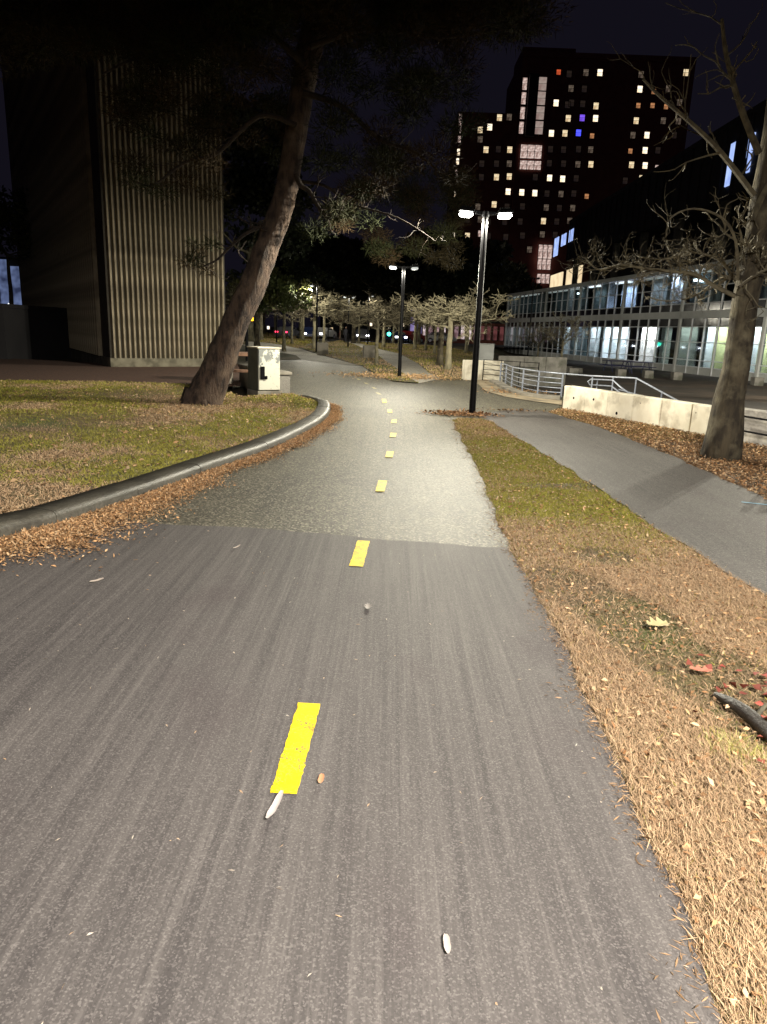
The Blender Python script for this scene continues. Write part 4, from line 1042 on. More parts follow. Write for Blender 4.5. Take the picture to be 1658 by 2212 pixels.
def car(loc, rz, paint, label, lit=True, tail_only=False):
    c = thing('parked_car', loc, label, 'car', 'cars on the far street', rz)
    prof_ = [(-2.15, .35), (-2.2, .75), (-2.0, .95), (-1.45, 1.02), (-.95, 1.42), (.55, 1.45), (1.15, 1.0), (1.95, .88), (2.2, .65), (2.2, .35)]
    mb = MB(); n = len(prof_)
    for y, ins in ((-.86, 0), (-.80, .03), (.80, .03), (.86, 0)):
        for a, z in prof_:
            k = 0.16 if z > 1.1 else 0.0
            mb.v.append((a, y - math.copysign(k, y) if abs(y) > .5 else y, z))
    mb2 = MB(); vs = []
    for y in (-.88, .88):
        for a, z in prof_: vs.append((a, y * (0.80 if z > 1.1 else 1), z))
    fs = [tuple(range(n)), tuple(reversed(range(n, 2 * n)))] + [(i, i + n, (i + 1) % n + n, (i + 1) % n) for i in range(n)]
    mb2.add(vs, fs); mb2.build('body', paint, c)
    gm = MB(); gm.box(-.9, .5, -.80, -.765, 1.06, 1.36); gm.box(-.9, .5, .765, .80, 1.06, 1.36); gm.build('side_windows', CARGLASS, c)['kind'] = 'stuff'
    for a in (-1.35, 1.38):
        for y in (-.82, .82):
            wm = MB(); wm.tube([(a, y - .1, .33), (a, y + .1, .33)], .33, 14); wo = wm.build('wheel', RUBBER, c)
            wm = MB(); wm.tube([(a, y - .105, .33), (a, y + .105, .33)], .2, 10); wm.build('rim', GALV, wo)
    for y in (-.6, .6):
        if lit and not tail_only: MB().box(2.19, 2.24, y - .16, y + .16, .6, .76).build('headlight', E_HEAD, c)
        MB().box(-2.24, -2.17, y - .17, y + .17, .72, .86).build('tail_light', E_TAIL if lit else CARPAINT[3], c)
    return c
def car_at(px, rz, paint, label, Y=92, **k):
    p = P(px, 720, Y); return car(Vector((p.x, Y, hz(p.x, Y) + .03)), rz, paint, label, **k)
car_at(622, 1.35, CARPAINT[0], 'grey car showing its red tail lights beyond the green slope', 90)
car_at(668, -1.4, CARPAINT[2], 'dark blue car with headlights right of the red tail lights', 92)
car_at(700, -1.9, CARPAINT[1], 'white car with headlights behind the third lamp post', 95)
car_at(783, -1.5, CARPAINT[0], 'grey car with headlights between walking person and green traffic light', 94)
car_at(855, -1.25, CARPAINT[2], 'dark car with headlights facing the park, right of the green traffic light', 92)
car_at(887, -2.2, CARPAINT[3], 'red car with headlights below the violet lights', 93)
car_at(950, 0.1, CARPAINT[0], 'dark car parked side-on before the pink shopfront', 97, lit=False)
tl = P(840, 745, 86); tlb = Vector((tl.x, 86, hz(tl.x, 86)))
ts = thing('traffic_signal', tlb, 'green traffic light on a post at the far street', 'traffic light')
MB().tube([(0, 0, 0), (0, 0, 3.3)], .06, 8).build('post', BLACK, ts)
zt_ = P(840, 719, 86).z - tlb.z
hs = MB().box(-.18, .18, -.12, .12, zt_ - .32, zt_ + .75, .02).build('housing', BLACK, ts)
for j, m_ in enumerate((emit('green_signal', (0.05, 1.0, 0.62), 7, (0.05, 1.0, 0.62)), CARGLASS, CARGLASS)):
    MB().tube([(0, -.125, zt_ - .12 + j * .33), (0, -.15, zt_ - .12 + j * .33)], .22 if j == 0 else .13, 14).build('lens', m_, hs)
# grey floor of small warm far lights
for px, py, Y, k, lb in ((580, 711, 100, E_W, 'small white street light far left beyond the slope'), (717, 714, 100, E_Y, 'warm small light between third lamp post and person'), (802, 704, 100, E_W, 'small cold light just left of the green traffic light'), (871, 705, 100, E_W, 'square white light above the far street'), (945, 718, 99, E_P, 'small pink light at the shopfront')):
    p = P(px, py, Y); o = thing('bollard_light', (p.x, Y, hz(p.x, Y)), lb, 'light', 'small far lights')
    h_ = p.z - hz(p.x, Y); MB().tube([(0, 0, 0), (0, 0, h_)], .05, 6).build('post', BLACK, o); MB().box(-.16, .16, -.1, .1, h_, h_ + .42, .02).build('lantern', k, o)
# violet lit column of a shop
E_VI = emit('violet_shop_light', (0.42, 0.34, 0.75), 0.45, (0.2, 0.14, 0.35), 0.8)
vb = thing('violet_lit_kiosk', P(897, 745, 100), 'narrow violet lit kiosk behind a dark bare tree', 'kiosk'); vb.location.z = hz(0, 100)
MB().box(-1.0, 1.0, 0.1, 2, 0, 4.6).build('wall', DARKWALL, vb)
for a in (-.75, .25): MB().box(a, a + .55, .02, .09, .5, 4.3).build('window', E_VI, vb)

# ------------------------------------------------------------------ yellow crossing signal, cabinet, seat wall, table
sgb = G(534, 780); sgb = Vector((sgb.x, sgb.y, 0.0))
sg = thing('crossing_signal', sgb, 'black post carrying a small glowing amber signal behind the cabinet', 'signal')
zt2 = P(545, 688, sgb.y).z
MB().tube([(0, 0, 0), (0, 0, zt2 + .05)], .075, 10).build('post', BLACK, sg)
hs = MB().box(.06, .40, -.10, .08, zt2 - .17, zt2 + .17, .015).build('housing', BLACK, sg)
EA = emit('amber_signal', (1.0, 0.50, 0.02), 3.2, (1.0, 0.42, 0.01))
for j in range(2):
    MB().box(.11 + j * .13, .225 + j * .13, -.125, -.102, zt2 - .11, zt2 + .09 - .02 * j, .01).build('amber_light', EA, hs)
cb = thing('utility_cabinet', T(566, 862) + Vector((0, 0.28, 0.06)), 'pale utility cabinet with peeling paint on the lawn edge beside the seat wall', 'cabinet', rz=math.radians(33))
MB().box(-.30, .30, -.34, .34, -.05, .14, .012).build('concrete_base', CONC, cb)
MB().box(-.28, .28, -.30, .32, .142, 1.13, .012).build('body', CAB_GREY, cb)
dr = MB().box(-.275, .275, -.345, -.303, .16, 1.12, .012).build('door', CAB_DOOR, cb)
MB().box(-.305, .305, -.36, .34, 1.132, 1.165, .01).build('top_cover', WHITE_WALL, cb)
MB().box(-.24, -.13, -.385, -.347, .42, .72, .012).build('lock_plate', BLACK, dr)
MB().box(-.13, -.07, -.40, -.347, .42, .50, .008).build('handle', BLACK, dr)
swx = G(628, 860)
sw = thing('seat_wall', (swx.x, swx.y, 0), 'low speckled stone seat wall with pale cap right of the cabinet', 'wall', rz=math.radians(24))
for k in range(3):
    MB().box(-.52, -.01, k * 1.15 + .01, k * 1.15 + 1.14, 0, .56, .01).build('stone_block', STONE, sw)
    MB().box(-.56, .03, k * 1.15 + .005 - (.04 if k == 0 else 0), k * 1.15 + 1.145, .565, .64, .012).build('cap_stone', CONC, sw)
tbp = G(507, 850); 
tb2 = thing('concrete_table', (tbp.x + .05, 19.6, 0.05), 'concrete table with thick slab top partly hidden behind the leaning trunk', 'table', rz=.1)
MB().box(-.95, .75, -.4, .4, .86, .95, .012).build('top_slab', WOODTOP, tb2)
for a in (-.6, .3): MB().box(a, a + .22, -.3, .3, 0, .858, .01).build('support', CONC, tb2)
bn = thing('concrete_bench', (tbp.x + .1, 18.5, 0.1), 'low concrete bench with brown wooden seat before the concrete table', 'bench', rz=.1)
for k in range(3): MB().box(-.9, .75, -.2 + k * .135, -.075 + k * .135, .44, .50, .008).build('seat_plank', WOODTOP, bn)
for a in (-.62, .35): MB().box(a, a + .2, -.18, .18, -.02, .438, .01).build('support', CONC, bn)
pq = thing('concrete_cube', T(697, 767), 'squat concrete cube beside the third lamp post on the grass', 'bollard', 'concrete cubes by the park paths', .1)
MB().box(-.37, .37, -.37, .37, 0, .80, .03).build('cube_block', CONC, pq)
pq2 = copy_tree(pq); pq2.location = T(797, 774); tag(pq2, 'squat concrete cube beside the slender young tree between the paths', 'bollard', 'concrete cubes by the park paths')

# ------------------------------------------------------------------ right side: walls, rails, tables
def wall_panels(name, a, b_, n, z0, z1, th, m, label, cat='wall', cuts=None, holes=()):
    a = Vector((a[0], a[1])); b_ = Vector((b_[0], b_[1])); d = b_ - a; L = d.length; rz = math.atan2(d.y, d.x)
    r = thing(name, (a.x, a.y, 0), label, cat, rz=rz)
    cuts = cuts or [k / n for k in range(n + 1)]
    for k in range(len(cuts) - 1):
        MB().box(cuts[k] * L + .004, cuts[k + 1] * L - .004, 0, th, z0, z1 + rnd.uniform(-.004, .004), .014).build('panel', m, r)
    for u, z, rr_ in holes:
        MB().tube([(u * L, -.004, z), (u * L, .02, z)], rr_, 10).build('tie_hole', BLACK, r)
    return r, L
W0 = G(1215, 882); W1 = G(1560, 948)
# panel cuts from the joints seen in the photograph
Lw = (W1 - W0).length
def on_wall(px):
    d = ray(px, 900); n = Vector((-(W1 - W0).y, (W1 - W0).x, 0)); t = (W0 - Vector((0, 0, 0))).dot(n) / Vector((d.x, d.y, 0)).dot(n); p = Vector((d.x * t, d.y * t, 0)); return (p - W0).dot((W1 - W0).normalized()) / Lw
cuts = [0] + [on_wall(p) for p in (1259, 1309, 1365, 1427, 1494)] + [1.0]
wall_panels('white_wall', W0, W1, 6, -.45, .56, .28, WHITE_WALL, 'long low white painted concrete panel wall along the leafy verge', cuts=cuts, holes=((on_wall(1236), .30, .03), (on_wall(1279), .34, .03), (on_wall(1332), .12, .035), (.86, .40, .012), (.93, .22, .012), (.55, .42, .010)))
wd_ = (W1 - W0).normalized()
V0 = W1 + wd_ * .12; V1 = W1 + wd_ * 1.55
wall_panels('old_wall', V0, V1, 1, -.45, .60, .26, OLD_WALL, 'short stained grey concrete block right of the large tree trunk')
fp = V1 + wd_ * .08 + Vector((-.16, -.25, 0))
fe = thing('black_fence', (fp.x, fp.y, 0), 'black steel fence post and rails at the right edge beside the stained wall', 'fence', rz=math.atan2(wd_.y, wd_.x))
for k in range(3): MB().box(k * 1.5 - .03, k * 1.5 + .03, -.03, .03, -.05, .85, .004).build('post', BLACK, fe)
for z in (.45, .2): MB().tube([(-1.5, 0, z + .05), (3.0, 0, z)], .018, 6).build('rail', BLACK, fe)
# curved galvanised railing
top_px = [(1083, 784.4), (1095, 788), (1111, 793), (1129, 797), (1164, 802), (1216, 807)]
foot_px = [(1080, 827), (1092, 831), (1105, 839), (1128, 849), (1161, 857), (1212, 861)]
rl = thing('curved_railing', (0, 0, 0), 'curved galvanised steel railing with five rails along the sunken ramp', 'railing')
feet = [G(*p) for p in foot_px]
for i, p in enumerate(feet):
    h_ = P(top_px[i][0], top_px[i][1], p.y).z
    MB().box(p.x - .022, p.x + .022, p.y - .022, p.y + .022, -.12, h_ + .02, .004).build('post', GALV, rl)
ftop = P(1216, 807, feet[-1].y).z
for u in (1.0, .80, .61, .42, .24):
    line = [Vector((p.x, p.y, P(top_px[i][0], top_px[i][1], p.y).z * u)) for i, p in enumerate(feet)]
    MB().tube(smooth_line(line, 5), .020 if u == 1 else .012, 8).build('rail', GALV, rl)
# ramp rails behind the white wall
rs = thing('ramp_handrail', (0, 0, 0), 'galvanised handrails sloping down behind the white wall', 'railing')
pA = Vector((feet[-1].x, feet[-1].y, ftop)); pB = P(1281, 812, 19.4); pC = P(1376, 817, 17.4); pD = P(1431, 847, 16.2); pE = P(1459, 862, 15.6)
MB().tube([pA, pB, pC], .022, 8).build('rail', GALV, rs)
MB().tube([pC, pD, pE, pE + (pE - pD) * 1.5], .022, 8).build('rail', GALV, rs)
MB().tube([pC - Vector((0, 0, .3)) + Vector((-.3, .3, 0)), pD - Vector((0, 0, .2)), pE - Vector((0, 0, .3))], .014, 6).build('rail', GALV, rs)
for p in (pB, pC, pB.lerp(pC, .5), pD): MB().tube([p, Vector((p.x, p.y, -.45))], .02, 8).build('post', GALV, rs)
lo = [P(1344, 838, 16.6), P(1325, 821, 17.2), P(1278, 819, 17.9), P(1271, 824, 18.0), P(1275, 831, 18.0), P(1322, 834, 17.2), P(1340, 848, 16.6)]
MB().tube([P(1385, 866, 15.8)] + lo, .018, 8).build('loop_rail', GALV, rs)
for px in (1281, 1292): MB().tube([P(px, 819, 17.8), Vector((P(px, 819, 17.8).x, 17.8, -.4))], .016, 6).build('post', GALV, rs)
# pale coping under the railing
inner = [Vector((p.x, p.y)) for p in feet]
inner = [Vector((q.x, q.y)) for q in smooth_line([Vector((p.x, p.y, 0)) for p in inner], 4)]
o1_ = offset(inner, -.09); o2_ = offset(inner, -.42)
cp_ = thing('ramp_coping', (0, 0, 0), 'pale curved concrete coping under the railing', 'coping')
v = []; f = []
for a, b_ in zip(o1_, o2_): v += [(a.x, a.y, .10), (b_.x, b_.y, .10), (a.x, a.y, -.45), (b_.x, b_.y, -.45)]
for i in range(len(o1_) - 1):
    a = 4 * i; f += [(a, a + 1, a + 5, a + 4), (a, a + 4, a + 6, a + 2), (a + 1, a + 3, a + 7, a + 5)]
f += [(0, 2, 3, 1), (4 * len(o1_) - 4, 4 * len(o1_) - 3, 4 * len(o1_) - 1, 4 * len(o1_) - 2)]
me = bpy.data.meshes.new('coping'); me.from_pydata(v, [], f); link('coping_stone', me, CONC, cp_)
# far walls
cw0 = G(1004, 820)
r, L = wall_panels('concrete_wall', cw0, (cw0.x + 1.55, cw0.y + 0.5), 2, -.4, .74, .3, WHITE_WALL, 'short concrete wall with bright white end behind the tall lamp post')
r, L = wall_panels('retaining_wall', (4.9, 31.5), (8.1, 33.0), 3, -.5, .84, .3, CONC_DARK, 'dark mossy retaining wall across the plaza behind the curved railing')
bf = thing('black_bar_fence', (3.6, 27.6, 0), 'low black bar fence between the white ended wall and the curved railing', 'fence')
for k in range(4): MB().box(k * .62 - .015, k * .62 + .015, -k * .4 - .015, -k * .4 + .015, -.1, .80, 0).build('post', BLACK, bf)
for z in (.78, .6, .42, .24): MB().tube([(0, 0, z), (1.86, -1.2, z)], .012, 5).build('rail', BLACK, bf)
ub = thing('utility_box', (P(1049, 775, 44).x, 44, 0), 'plain grey utility box beyond the short concrete wall', 'utility box')
MB().box(-.45, .45, -.3, .3, 0, 1.15, .02).build('box_body', ALU_PANEL, ub); MB().box(-.47, .47, -.32, .32, 1.152, 1.2, .01).build('lid', ALU_PANEL, ub)
MB().box(-.42, .42, -.315, -.303, .08, 1.1, .004).build('door', ALU_PANEL, ub)
# picnic tables
def Tp(px, py):
    return G(px, py, GZ)
def picnic(loc, rz, label, first=None):
    if first:
        c = copy_tree(first); c.location = loc; c.rotation_euler.z = rz; tag(c, label, 'picnic table', 'navy picnic tables on the plaza'); return c
    c = thing('picnic_table', loc, label, 'picnic table', 'navy picnic tables on the plaza', rz)
    MB().box(-.95, .95, -.38, .38, .72, .77, .01).build('tabletop', NAVY, c)
    for s in (-1, 1):
        MB().box(-.95, .95, s * .70 - .13, s * .70 + .13, .43, .47, .008).build('bench_seat', NAVY, c)
    for a in (-.65, .65):
        MB().tube([(a, -.62, 0), (a, -.25, .72)], .03, 6).build('leg', NAVY, c); MB().tube([(a, .62, 0), (a, .25, .72)], .03, 6).build('leg', NAVY, c)
        MB().tube([(a, -.8, .42), (a, .8, .42)], .025, 6).build('cross_bar', NAVY, c)
    return c
pt = picnic(Tp(1332, 803), .25, 'navy picnic table left of its twin, before the bright rooms')
picnic(Tp(1376, 806), .15, 'navy picnic table right of its twin, before the pier', pt)
cubes = [(1399, 817, 'low dark stone cube right of the picnic tables'), (1461, 821, 'low dark stone cube beneath the dim green room'), (1635, 833, 'low dark stone cube at the far right of the plaza'), (1341, 814, 'low dark stone cube in front of the picnic tables'), (1237, 812, 'low dark stone cube behind the ramp handrail')]
first = None
for px, py, lb in cubes:
    if first is None:
        first = thing('stone_cube', Tp(px, py), lb, 'stone seat', 'stone cubes on the plaza'); MB().box(-.26, .26, -.26, .26, 0, .46, .02).build('cube_block', CONC_DARK, first)
    else:
        c = copy_tree(first); c.location = Tp(px, py); tag(c, lb, 'stone seat', 'stone cubes on the plaza')
# small plaza tree and shrub
E1 = make_bare(9, 1.6, 0.07, 1.3, 7, 3, 4, mat_=BARK_GREY, flat=0.0, up=1.2)
place(E1, Tp(1211, 800), 1.25, 0, 'small dark bare plaza tree in front of the glass building', 'bare trees in the park')
place(E1, Tp(1160, 792), 1.1, 2, 'bushy bare sapling left of the small plaza tree', 'bare trees in the park')
pb_ = thing('tree_planter', Tp(1214, 802), 'low dark planter at the foot of the small plaza tree', 'planter')
for a, b__, c__, d__ in ((-1.1, 1.1, -1.1, -.95), (-1.1, 1.1, .95, 1.1), (-1.1, -.95, -.949, .949), (.95, 1.1, -.949, .949)):
    MB().box(a, b__, c__, d__, 0, .3, .01).build('side_board', CONC_DARK, pb_)
MB().box(-.94, .94, -.94, .94, 0, .24).build('soil_fill', MULCH, pb_)

# ------------------------------------------------------------------ person walking far away
pp = T(747, 741)
pe = thing('person', pp, 'person in a dark coat walking on the far right-hand park path', 'person', rz=.3)
verts = [(0, 0, .92), (0, 0, 1.15), (0, .01, 1.38), (0, 0, 1.50), (0, -.02, 1.62), (0, -.02, 1.70), (-.09, 0, .88), (-.10, -.14, .48), (-.10, -.16, .07), (-.10, -.30, .04), (.09, 0, .88), (.10, .10, .48), (.10, .26, .12), (.10, .14, .05), (-.19, .01, 1.38), (-.25, .06, 1.10), (-.25, -.04, .86), (.19, .01, 1.38), (.25, -.05, 1.10), (.25, -.14, .88)]
edges = [(0, 1), (1, 2), (2, 3), (3, 4), (4, 5), (0, 6), (6, 7), (7, 8), (8, 9), (0, 10), (10, 11), (11, 12), (12, 13), (2, 14), (14, 15), (15, 16), (2, 17), (17, 18), (18, 19)]
rads = [.15, .15, .16, .06, .09, .085, .10, .07, .045, .035, .10, .07, .045, .035, .07, .05, .035, .07, .05, .035]
me = bpy.data.meshes.new('person_body'); me.from_pydata(verts, edges, []); po = link('body', me, CLOTH_DARK, pe)
md = po.modifiers.new('skin', 'SKIN')
for i, r_ in enumerate(rads): me.skin_vertices[0].data[i].radius = (r_, r_ * .85)
me.skin_vertices[0].data[0].use_root = True
sd = po.modifiers.new('sub', 'SUBSURF'); sd.levels = 1; sd.render_levels = 1
import bmesh
bm = bmesh.new(); bmesh.ops.create_uvsphere(bm, u_segments=12, v_segments=8, radius=.105); me = bpy.data.meshes.new('hair')
for v_ in bm.verts: v_.co = Vector((v_.co.x, v_.co.y + .03, v_.co.z * 1.1 + 1.70))
bm.to_mesh(me); bm.free(); link('hair', me, HAIR, pe, smooth=True)
bm = bmesh.new(); bmesh.ops.create_uvsphere(bm, u_segments=12, v_segments=8, radius=.092); me = bpy.data.meshes.new('face')
for v_ in bm.verts: v_.co = Vector((v_.co.x * .9, v_.co.y - .035, v_.co.z * 1.2 + 1.665))
bm.to_mesh(me); bm.free(); link('face', me, SKIN, pe, smooth=True)

# ------------------------------------------------------------------ grass, leaves
def pip(P2, poly):
    poly = np.array([(p[0], p[1]) for p in poly]); x, y = P2[:, 0], P2[:, 1]; r = np.zeros(len(P2), bool); j = len(poly) - 1
    for i in range(len(poly)):
        xi, yi = poly[i]; xj, yj = poly[j]
        with np.errstate(divide='ignore', invalid='ignore'):
            c = ((yi > y) != (yj > y)) & (x < (xj - xi) * (y - yi) / (yj - yi + 1e-12) + xi)
        r ^= c; j = i
    return r
def vnoise(p, s, seed=0):
    """smooth value noise in numpy"""
    g_ = np.random.default_rng(seed).uniform(size=(256, 256)); q = p * s; i = np.floor(q).astype(int); f_ = q - i; f_ = f_ * f_ * (3 - 2 * f_)
    a = g_[i[:, 0] % 256, i[:, 1] % 256]; b_ = g_[(i[:, 0] + 1) % 256, i[:, 1] % 256]; c = g_[i[:, 0] % 256, (i[:, 1] + 1) % 256]; d = g_[(i[:, 0] + 1) % 256, (i[:, 1] + 1) % 256]
    return (a * (1 - f_[:, 0]) + b_ * f_[:, 0]) * (1 - f_[:, 1]) + (c * (1 - f_[:, 0]) + d * f_[:, 0]) * f_[:, 1]
def sample(poly, n, box=None):
    a = np.array([(p[0], p[1]) for p in poly]); lo = a.min(0); hi = a.max(0)
    if box: lo = np.maximum(lo, box[:2]); hi = np.minimum(hi, box[2:])
    p = nrg.uniform(size=(n, 2)) * (hi - lo) + lo
    return p[pip(p, poly)]
def col_mix(a, b_, t): return np.array(a)[None] * (1 - t[:, None]) + np.array(b_)[None] * t[:, None]
def blades(name, p2, z, hgt, wd, tint, label_kind='stuff', lean=0.7):
    n = len(p2); pos = np.column_stack([p2, z]); ax = nrg.normal(size=(n, 3)) * lean; ax[:, 2] = np.abs(ax[:, 2]) * .4 + 0.55; ax /= np.linalg.norm(ax, axis=1, keepdims=True)
    return tri_cloud(name, pos, ax, hgt, wd, tint, BLADE, kind=label_kind)
def flats(name, p2, z, ln, wd, tint, m=None, tilt=0.35, fold=0.25, dirb=None):
    n = len(p2); pos = np.column_stack([p2, z]); ax = nrg.normal(size=(n, 3)); ax[:, 2] = nrg.normal(size=n) * tilt
    if dirb is not None: ax[:, :2] = ax[:, :2] * (1 - dirb[2]) + np.array(dirb[:2]) * dirb[2] * np.sign(nrg.normal(size=(n, 1)))
    ax /= np.linalg.norm(ax, axis=1, keepdims=True)
    # side vector mostly horizontal
    up = np.tile([0, 0, 1.0], (n, 1)) + nrg.normal(size=(n, 3)) * .5; side = np.cross(ax, up); side /= np.linalg.norm(side, axis=1, keepdims=True)
    tip = pos + ax * ln[:, None]; mid = pos + ax * (ln * .45)[:, None]; nv = np.cross(side, ax) * (wd * fold * 2)[:, None]
    v = np.stack([pos, mid + side * wd[:, None] + nv, tip, mid - side * wd[:, None] + nv], 1).reshape(-1, 3)
    v[:, 2] = np.maximum(v[:, 2], np.repeat(z, 4) - 0.001)
    me = bpy.data.meshes.new(name); k = 4
    me.vertices.add(n * k); me.vertices.foreach_set('co', v.astype(np.float32).ravel()); me.loops.add(n * 6)
    base = np.arange(n)[:, None] * 4; me.loops.foreach_set('vertex_index', (base + np.array([[0, 1, 2, 0, 2, 3]])).astype(np.int32).ravel())
    me.polygons.add(n * 2); me.polygons.foreach_set('loop_start', np.arange(0, n * 6, 3, dtype=np.int32)); me.polygons.foreach_set('loop_total', np.full(n * 2, 3, dtype=np.int32))
    at = me.color_attributes.new('tint', 'FLOAT_COLOR', 'POINT'); at.data.foreach_set('color', np.concatenate([np.repeat(tint, 4, 0), np.ones((n * 4, 1))], 1).astype(np.float32).ravel())
    me.update(); me.validate(); o = link(name, me, m or LEAF); o['kind'] = 'stuff'; return o
GRN, GRN2, TAN, STRAW, BRN, ORG, RUST = (0.25, 0.24, 0.036), (0.42, 0.38, 0.075), (0.42, 0.27, 0.155), (0.62, 0.45, 0.27), (0.20, 0.12, 0.06), (0.62, 0.36, 0.165), (0.38, 0.20, 0.09)
# left lawn blades
kin = np.array([(p.x, p.y) for p in kerb_in[::2]])
def lz(p):
    d = np.sqrt(((p[:, None, :] - kin[None]) ** 2).sum(2)).min(1); t = np.clip(d / 5, 0, 1); t = t * t * (3 - 2 * t)
    return 0.105 + 0.07 * t
def lawn_tint(p):
    n = len(p); g1 = vnoise(p, 0.8, 3); g2 = vnoise(p, 3.0, 4)
    nearness = np.clip((9.5 - p[:, 1]) / 5, 0, 1)
    t = np.clip((g1 * .65 + g2 * .35 - .42 + nearness * .30) * 3.2, 0, 1)
    return t
p = sample(LAWN, 420000, (-12, 3.5, 0, 21.5)); dist = np.hypot(p[:, 0], p[:, 1]); keep = nrg.uniform(size=len(p)) < np.clip((9.0 / dist) ** 1.2, .25, 1); p = p[keep]
t = lawn_tint(p); gm_ = col_mix(GRN, GRN2, vnoise(p, 6, 9)); tt = nrg.uniform(size=len(p)) < t
tint = np.where(tt[:, None], col_mix(TAN, STRAW, nrg.uniform(size=len(p))), gm_) * nrg.uniform(.6, 1.25, (len(p), 1))
dist = np.hypot(p[:, 0], p[:, 1])
o = blades('lawn_grass', p, lz(p) + .0, nrg.uniform(.025, .06, len(p)), .0022 + dist * .00022, tint, lean=.85); tag(o, 'patchy green and straw coloured grass on the left lawn', 'grass', kind='stuff')
p = sample(LAWN, 16000, (-12, 3.5, 0, 19)); lt = vnoise(p, .9, 3); p = p[nrg.uniform(size=len(p)) < np.clip(lt * 1.2, .1, 1) * .8]
o = flats('fallen_leaves', p, lz(p) + .02, nrg.uniform(.04, .09, len(p)), nrg.uniform(.008, .022, len(p)), col_mix(ORG, STRAW, nrg.uniform(size=len(p))) * nrg.uniform(.4, 1.0, (len(p), 1))); tag(o, 'dry leaves scattered on the left lawn', 'leaves', kind='stuff')
# verge strip between bike path and sidewalk
def dirtmask(p):
    u = p[:, 0] - (1.35 + (4.9 - p[:, 1]) * .28); band = 1.25 * np.exp(-(u / .42) ** 2) * np.clip((p[:, 1] - 1.9) * 1.5, 0, 1) * np.clip((5.6 - p[:, 1]) * 1.2, 0, 1)
    return np.maximum(band * (.45 + .75 * vnoise(p, 2.6, 13)), (vnoise(p, 1.1, 12) - .5) * 1.5)

VP = [(q[0], q[1]) for q in VERGE]
p = sample(VP, 330000, (.6, .6, 3.1, 15)); dist = np.hypot(p[:, 0], p[:, 1]); p = p[nrg.uniform(size=len(p)) < np.clip(6.5 / dist, .35, 1)]
n = len(p); green = np.exp(-((p[:, 1] - 8.6) / 2.6) ** 2) * 1.05 + 0.45 * (p[:, 1] > 9) ; green += (vnoise(p, 1.6, 5) - .5) * 1.1
green = np.clip(green, 0, 1) * (p[:, 1] > 4.6) + .06 * (p[:, 1] <= 4.6)
tt = nrg.uniform(size=n) < green
tint = np.where(tt[:, None], col_mix(GRN, GRN2, nrg.uniform(size=n)), col_mix(TAN, STRAW, nrg.uniform(size=n) ** 1.5)) * nrg.uniform(.55, 1.25, (n, 1))
dirt = dirtmask(p) > .55; keep = ~(dirt & (nrg.uniform(size=n) < .75)); p = p[keep]; tint = tint[keep]; dist = np.hypot(p[:, 0], p[:, 1])
o = blades('verge_grass', p, np.full(len(p), .0), nrg.uniform(.02, .055, len(p)), .0016 + dist * .0002, tint, lean=1.1); tag(o, 'dry straw and green grass on the strip between the paths', 'grass', kind='stuff')
# straw thatch lying flat on the strip
p = sample(VP, 480000, (.6, .4, 3.3, 15)); dist = np.hypot(p[:, 0], p[:, 1]); p = p[nrg.uniform(size=len(p)) < np.clip((3.6 / dist), .05, 1) * np.clip((7.0 - p[:, 1]) / 2.5, .06, 1)]; n = len(p)
dd = dirtmask(p)
tint = col_mix(TAN, STRAW, nrg.uniform(size=n)) * nrg.uniform(.5, 1.2, (n, 1)) * np.where(dd > .55, .6, 1)[:, None]
keep = nrg.uniform(size=n) > np.clip((dd - .35) * 2.0, 0, .82); p = p[keep]; tint = tint[keep]; n = len(p)
o = flats('dry_thatch', p, np.full(n, .008) + nrg.uniform(0, .025, n), nrg.uniform(.03, .10, n), nrg.uniform(.0006, .0016, n), tint, BLADE, tilt=.16, dirb=(.12, 1, .72)); tag(o, 'tan dry grass stems matted along the bike path edge', 'dry grass', kind='stuff')
p = sample(VP, 9000, (.6, .4, 3.2, 15)); n = len(p)
tint = np.where((nrg.uniform(size=n) < .35)[:, None], col_mix(ORG, STRAW, nrg.uniform(size=n)), col_mix(BRN, RUST, nrg.uniform(size=n))) * nrg.uniform(.6, 1.2, (n, 1))
o = flats('fallen_leaves', p, np.full(n, .02) + nrg.uniform(0, .02, n), nrg.uniform(.02, .05, n), nrg.uniform(.004, .012, n), tint); tag(o, 'brown leaves lying on the grass strip between the paths', 'leaves', kind='stuff')
# leaf drift along the kerb
ko = np.array([(q.x, q.y) for q in kerb_out])
seg = nrg.integers(6, len(ko) - 1, 90000); tf = nrg.uniform(size=90000)[:, None]; base = ko[seg] * (1 - tf) + ko[seg + 1] * tf
tdir = ko[seg + 1] - ko[seg]; tdir /= np.linalg.norm(tdir, axis=1, keepdims=True); nrm = np.column_stack([tdir[:, 1], -tdir[:, 0]])
wid = np.interp(base[:, 1], [2, 4.5, 6.0, 7.5, 10.0, 15, 17], [.30, .42, .42, .26, .20, .16, .10]) * (0.7 + .6 * vnoise(base, 2.5, 8))
off = np.abs(nrg.normal(size=90000)) * wid * .62
p = base + nrm * off[:, None]; p = p[(p[:, 1] > 2.0)]; off = off[:len(p)]; n = len(p)
tint = np.where((nrg.uniform(size=n) < .62)[:, None], col_mix(ORG, STRAW, nrg.uniform(size=n) ** 2), col_mix(BRN, RUST, nrg.uniform(size=n))) * nrg.uniform(.6, 1.15, (n, 1))
o = flats('leaf_drift', p, np.full(n, .013) + nrg.uniform(0, .03, n) , nrg.uniform(.015, .045, n), nrg.uniform(.003, .009, n), tint, tilt=.5); tag(o, 'orange brown leaf drift gathered along the granite kerb', 'leaves', kind='stuff')
